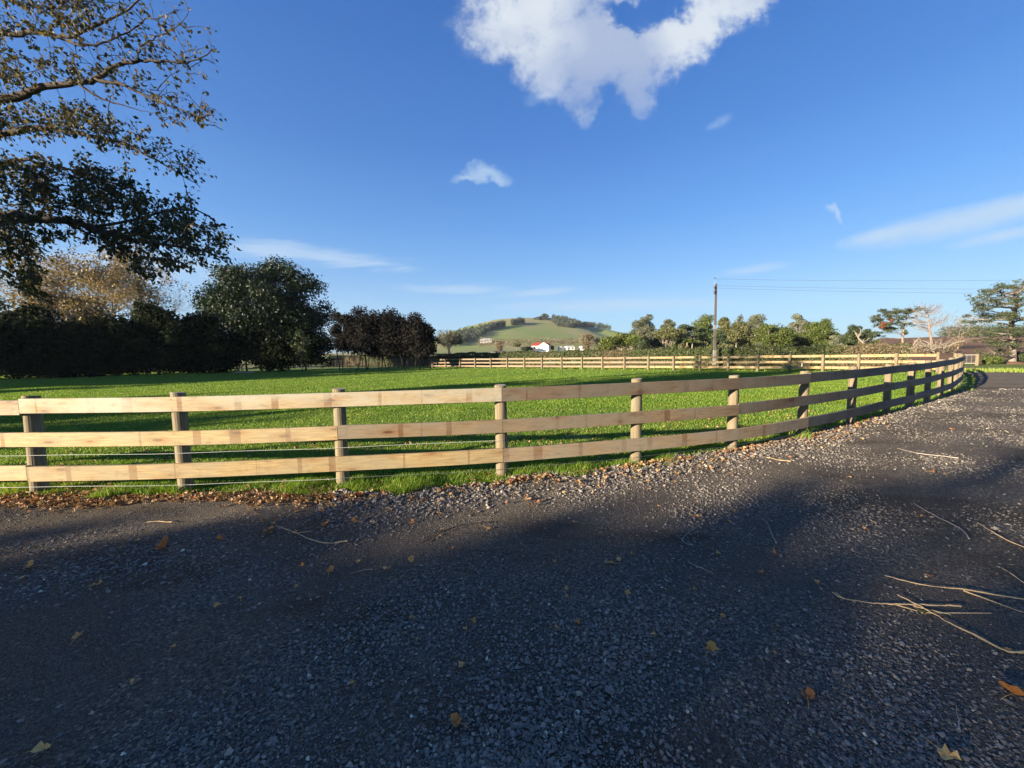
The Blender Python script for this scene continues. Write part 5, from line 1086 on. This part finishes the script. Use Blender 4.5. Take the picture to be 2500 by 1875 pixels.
# leaves
def leaf_mesh(P, sz, rot, curl, tilt, rg, rv):
    """maple-like lobed leaf fans; P (n,3)"""
    n = len(P); ang = np.radians([270, 305, 335, 0, 28, 55, 90, 125, 152, 180, 205, 235]); rad = np.array([.10, .62, .42, .95, .50, .85, 1.05, .85, .50, .95, .42, .62])
    kk = rg.uniform(0, .85, (n, 1)); RR = rad[None] * (1 - kk) + .72 * kk; RR = RR * np.where(rg.uniform(0, 1, (n, 12)) < .12, .6, 1.0); L = np.stack([np.cos(ang)[None] * RR, np.sin(ang)[None] * RR * rg.uniform(.7, 1.1, (n, 1))], -1); L = L * rg.uniform(.8, 1.15, (n, 12, 1)) * (sz / 2)[:, None, None]
    zz = curl[:, None] * (np.abs(L[:, :, 0]) ** 1.3 / (sz[:, None] * .5) ** .3) + rg.normal(0, .08, (n, 12)) * sz[:, None] + curl[:, None] * .5 * np.abs(L[:, :, 1])
    V = np.concatenate([np.concatenate([L, zz[:, :, None]], 2), np.zeros((n, 1, 3))], 1)
    ct, st = np.cos(tilt)[:, None], np.sin(tilt)[:, None]; y2 = V[:, :, 1] * ct - V[:, :, 2] * st; z2 = V[:, :, 1] * st + V[:, :, 2] * ct; z2 = z2 - z2.min(1, keepdims=True)
    cr, sr = np.cos(rot)[:, None], np.sin(rot)[:, None]; X = V[:, :, 0] * cr - y2 * sr + P[:, :1]; Yq = V[:, :, 0] * sr + y2 * cr + P[:, 1:2]; Z = z2 + P[:, 2:3]
    V = np.stack([X, Yq, Z], -1).reshape(-1, 3); i = np.arange(n)[:, None, None] * 13; tri = np.array([[12, k, (k + 1) % 12] for k in range(12)]); F = (i + tri[None]).reshape(-1, 3); return V, F, np.repeat(rv, 12)
def litter():
    rg = np.random.default_rng(41); n = 15000
    x = rg.uniform(-9.5, 9.5, n); x = np.where(rg.uniform(0, 1, n) < .50, rg.uniform(-9.5, -1.5, n), x); e = edge_y(x)
    off = rg.normal(0, 1, n); left = x < -1.2
    y = e + np.where(left, .10 + off * .13 * (1 + .5 * np.sin(x * 2)), .02 + off * .085)
    pr = np.where(left, np.clip((-x - .8) / 3.5, .20, .66), np.clip(.26 + .26 * np.sin(x * 3.3 + 1) + .2 * np.sin(x * 7.7), .03, .6) * np.clip(1.3 - x / 9, .2, 1))
    keep = rg.uniform(0, 1, n) < pr; x = x[keep]; y = y[keep]
    # sprinkle through grass and over the road edge
    m_ = 900; xs = rg.uniform(-9, 8, m_); ys = edge_y(xs) + rg.uniform(.2, 3.6, m_) ** 1.0; x = np.r_[x, xs]; y = np.r_[y, ys]
    m_ = 420; xs = rg.uniform(-3, 9, m_); ys = edge_y(xs) - np.abs(rg.normal(0, .38, m_)); x = np.r_[x, xs]; y = np.r_[y, ys]; n = len(x)
    sz = rg.uniform(.035, .095, n); P = np.c_[x, y, np.where(y > edge_y(x), gz(x, y) + rg.uniform(.0, .05, n), .038 + rg.uniform(0, .012, n))]
    V, F, r_ = leaf_mesh(P, sz, rg.uniform(0, 6.283, n), rg.uniform(.1, 1.1, n), rg.normal(0, .6, n), rg, rg.uniform(0, 1, n)); b = MB(); b.add(V, F, r_)
    tag(b.build('leaf_litter', M['litter']), 'drift of dry brown leaves heaped along the edge of the grass', 'leaves', None, 'stuff')
litter()
# single leaves on the road: (px, py, size m, tone, curl, label)
LV = [(106, 1836, .085, .75, .5, 'large yellow-brown leaf at the bottom left corner of the gravel'), (1113, 1766, .075, .25, .8, 'curled orange brown leaf at the bottom centre of the gravel'), (1971, 1703, .085, .1, 1.0, 'folded reddish brown leaf standing up with a pale stalk on the gravel at lower right'),
      (1734, 1586, .085, .55, .9, 'pale pinkish curled leaf on bare gravel right of centre'), (1532, 1452, .07, .45, .4, 'rounded orange tan leaf on the gravel near the middle'), (2310, 1852, .10, .7, .4, 'pointed tan maple leaf at the bottom right of the gravel'), (2478, 1696, .12, .05, .9, 'long curled dark red leaf cut by the right edge'),
      (2275, 1411, .05, .0, .5, 'small pinkish red leaf between the long straws'), (2252, 1496, .06, None, .2, 'fresh green leaf beneath the longest straw'), (190, 1556, .085, .5, .8, 'dry tan leaf alone on the dark gravel at left'), (80, 1385, .12, .6, .7, 'pair-lobed tan leaf near the left edge below the leaf drift'),
      (55, 1412, .06, .7, .4, 'pale leaf just below the pair-lobed tan leaf'), (405, 1340, .17, .1, 1.0, 'crumpled dark reddish leaf, the widest on the left gravel'), (240, 1428, .09, .6, .9, 'curled leaf with a long stalk below the crumpled one'), (540, 1318, .09, .3, .7, 'brown leaf just left of the forked twig'),
      (660, 1296, .08, .25, .6, 'orange brown leaf at the tip of the forked twig'), (720, 1302, .07, .2, .6, 'orange leaf lying on the forked twig'), (795, 1283, .11, .2, .6, 'bright rusty leaf right of the forked twig'), (865, 1274, .10, .3, .6, 'rust coloured leaf in the sunlit gravel above the dark thin twig'),
      (1003, 1275, .08, .3, .5, 'orange leaf in sunlit gravel left of the dark thin twig'), (1072, 1255, .08, .9, .3, 'pale yellow leaf in the sunlit gravel'), (1192, 1291, .06, .5, .4, 'orange tan leaf at the right end of the dark thin twig'), (1002, 1370, .07, .6, .8, 'upright tan leaf at the edge of the sunlit patch'),
      (943, 1389, .07, .6, .5, 'tan leaf left of the upright one'), (804, 1398, .09, .3, .8, 'curled rusty leaf on shaded gravel left of centre'), (725, 1432, .045, .7, .8, 'tiny forked leaf scrap on the shaded gravel'), (586, 1462, .045, .8, .3, 'small pale leaf below the tiny forked scrap'), (533, 1478, .07, .6, .6, 'thin twisted leaf beside the small pale leaf'),
      (1488, 1376, .09, .75, .3, 'flat olive tan leaf on the gravel, centre right'), (1510, 1367, .06, .7, .5, 'small leaf touching the flat olive tan leaf'), (1755, 1352, .06, .7, .6, 'golden leaf scrap left of the pale knobbly leaf'), (1860, 1398, .07, .95, .5, 'pale yellow knobbly leaf on the gravel'), (1890, 1352, .07, .3, .5, 'brown leaf at the foot of the bent pale stick'),
      (2280, 1153, .10, .05, .5, 'rusty orange leaf in the sunlit patch of the road'), (1706, 1262, .10, .85, .3, 'cream leaf lying in the blue shade of the road'), (2322, 1048, .11, .2, .4, 'brown leaf on the road right of the fence bend'), (490, 1565, .05, .5, .6, 'small brown flake on the dark gravel') ]
LV = LV[:-1]
rgl = np.random.default_rng(61)
def one_leaf(px, py, sz, tone, curl, lab, grp=None):
    p = G(px, py, .045); o0 = np.array([p[0], p[1], .046]); V, F, r_ = leaf_mesh(np.array([[0, 0, 0.0]]), np.array([sz]), rgl.uniform(0, 6.28, 1), np.array([curl]), rgl.normal(.1, .5, 1), rgl, np.array([.5 if tone is None else tone]))
    b = MB(); b.add(V, F, r_); a = rgl.uniform(0, 6.28); d = np.array([math.cos(a), math.sin(a)]); b.tube([(0, 0, .006), (d[0] * sz * .5, d[1] * sz * .5, .010), (d[0] * sz * .85, d[1] * sz * .85, .002)], .0013, 4, rnd=.6)
    o = b.build('fallen_leaf', M['leaf_green'] if tone is None else M['leaf_single']); o.location = o0; tag(o, lab, 'leaf', grp or 'single leaves on the gravel'); return o
for q in LV: one_leaf(*q)
for i in range(46):
    px, py = rgl.uniform(0, 2500), 1250 + 420 * rgl.uniform(0, 1) ** 1.6
    if px > 1500: py -= rgl.uniform(0, 110)
    if py < 1235 - max(0, px - 900) * .12 + 10: py += 60
    one_leaf(px, py, rgl.uniform(.025, .055), rgl.uniform(.2, 1), rgl.uniform(.3, .9), 'small dry leaf fragment lying on the dark gravel', 'small leaf fragments on the gravel')
# sticks and straws: list of (px, py) polyline, radius, material, label
ST = [([(2160, 1405), (2260, 1432), (2360, 1444), (2500, 1466), (2620, 1484)], .006, 'straw', 'upper long tan straw entering from the right edge', [(2352, 1442, 2500, 1496)]),
      ([(2190, 1455), (2260, 1492), (2320, 1525), (2400, 1562), (2462, 1592), (2520, 1596)], .0065, 'straw', 'longest pale straw slanting down to the right edge', []),
      ([(2032, 1450), (2060, 1463), (2130, 1472), (2200, 1478), (2300, 1482), (2345, 1484)], .0055, 'straw', 'rust-tipped brown straw with a frayed end lying left of the longest straw', [(2180, 1474, 2240, 1492), (2060, 1462, 2040, 1446), (2230, 1480, 2320, 1500), (2250, 1496, 2420, 1497)]),
      ([(2230, 1228), (2290, 1265), (2345, 1294), (2366, 1316)], .005, 'stick_grey', 'pale stick in the upper right of the road', []), ([(2386, 1278), (2430, 1305), (2520, 1345)], .006, 'straw', 'knobbed tan stick cut by the right edge above the straws', [(2386, 1278, 2384, 1284)]),
      ([(1858, 1266), (1875, 1280), (1884, 1306), (1895, 1330)], .005, 'stick_grey', 'bent pale stick standing out on the gravel right of centre', []), ([(1712, 1278), (1690, 1294), (1668, 1316), (1672, 1328), (1692, 1332)], .005, 'stick_grey', 'dark hooked twig on the gravel, centre right', []),
      ([(672, 1285), (720, 1302), (760, 1320), (800, 1326), (848, 1322)], .006, 'straw', 'pale end of the forked twig at the edge of the sunlit gravel', [(720, 1302, 762, 1296)]), ([(600, 1338), (640, 1318), (664, 1292)], .005, 'stick_dark', 'short dark twig left of the pale forked twig', []),
      ([(1030, 1326), (1080, 1300), (1130, 1284), (1190, 1276)], .0065, 'stick_dark', 'dark thin twig in the sunlit gravel below the fence', [(1100, 1292, 1060, 1300)]), ([(358, 1276), (420, 1275)], .004, 'straw', 'short pale straw below the leaf drift at left', []),
      ([(2190, 1096), (2225, 1104), (2280, 1112), (2340, 1120)], .006, 'stick_grey', 'thin pale stick far up the road near the sunlit patch', []), ([(1678, 1372), (1710, 1388), (1742, 1404)], .003, 'straw', 'fine straw left of the pale knobbly leaf', []), ([(2445, 1388), (2500, 1424)], .004, 'straw', 'fine straw at the right edge above the long straws', []),
      ([(1870, 1118), (1930, 1128)], .005, 'straw', 'straw lying among leaves at the fence end of the road', []), ([(2335, 1725), (2342, 1785)], .003, 'stick_grey', 'thin grey twig near the bottom right leaf', []), ([(855, 1402), (910, 1390)], .003, 'straw', 'hair-thin straw left of centre on the shaded gravel', [])]
for i, (pl, r_, mt, lb, br_) in enumerate(ST):
    P = np.array([G(a, c_, .05) for a, c_ in pl]); S_ = smooth_path(P[:, :2], 6); S_ = np.c_[S_, .05 + .012 * np.abs(np.sin(np.linspace(0, 3, len(S_)) + i))]; o0 = P[0].copy(); b = MB(); rs_ = np.random.default_rng(900 + i); S_[1:-1] += rs_.normal(0, .0015, S_[1:-1].shape); S_[:, 2] = np.maximum(S_[:, 2], .044); rr = r_ * .9 * (1 + .22 * np.sin(np.linspace(0, 14, len(S_))) + rs_.normal(0, .14, len(S_))) * np.linspace(.45, 1, len(S_)); b.tube(S_ - o0, rr, 6)
    for (a, c_, e, f_) in br_: b.tube([G(a, c_, .05) - o0, G(e, f_, .055) - o0], [r_ * .8, r_ * .4], 5)
    o = b.build('fallen_stick', M[mt]); o.location = o0; tag(o, lb, 'stick', 'sticks and straws on the gravel')
# low weeds / rough tufts beyond the far fence
rgx = np.random.default_rng(90); n = 26000; s_ = rgx.uniform(0, 1, n); base2 = (A_ + (B_ - A_) * ((s_ * 1.45 - .1)[:, None])); dirl = (B_ - A_) / np.linalg.norm(B_ - A_); nrm = np.array([-dirl[1], dirl[0]]); nrm = nrm if nrm[1] > 0 else -nrm
P = np.c_[base2 + nrm * rgx.uniform(.4, 5.5, n)[:, None], np.zeros(n)]; h = rgx.uniform(.06, .22, n); a = rgx.uniform(0, 6.28, n); wv = np.c_[np.cos(a), np.sin(a), a * 0] * .025
V = np.stack([P - wv, P + wv, P + np.c_[rgx.normal(0, .05, n), rgx.normal(0, .05, n), h]], 1).reshape(-1, 3); b = MB(); b.add(V, np.arange(n * 3).reshape(n, 3), rgx.uniform(.6, 1, n)); tag(b.build('rough_grass', M['grass']), 'rough drying grass between the far fence and the hedge', 'grass', None, 'stuff')

# ------------------------------------------------------------------ thin air haze round the whole scene
hz_m = bpy.data.materials.new('air_haze'); hz_b = MB(); hz_b.box((200, 640, 99), (2440, 1760, 200)); hzo = hz_b.build('haze', hz_m)
hm = hz_m; hm.use_nodes = True; ht = NT(hm.node_tree); ht.N.clear(); ho = ht.n('ShaderNodeOutputMaterial'); hv = ht.n('ShaderNodeVolumePrincipled')
hv.inputs['Color'].default_value = (.80, .88, 1.0, 1); hv.inputs['Density'].default_value = 0.00010; hv.inputs['Anisotropy'].default_value = .2; ht.L.new(hv.outputs[0], ho.inputs['Volume'])
tag(hzo, 'pale blue air between the paddock and the hill', 'haze', None, 'stuff')
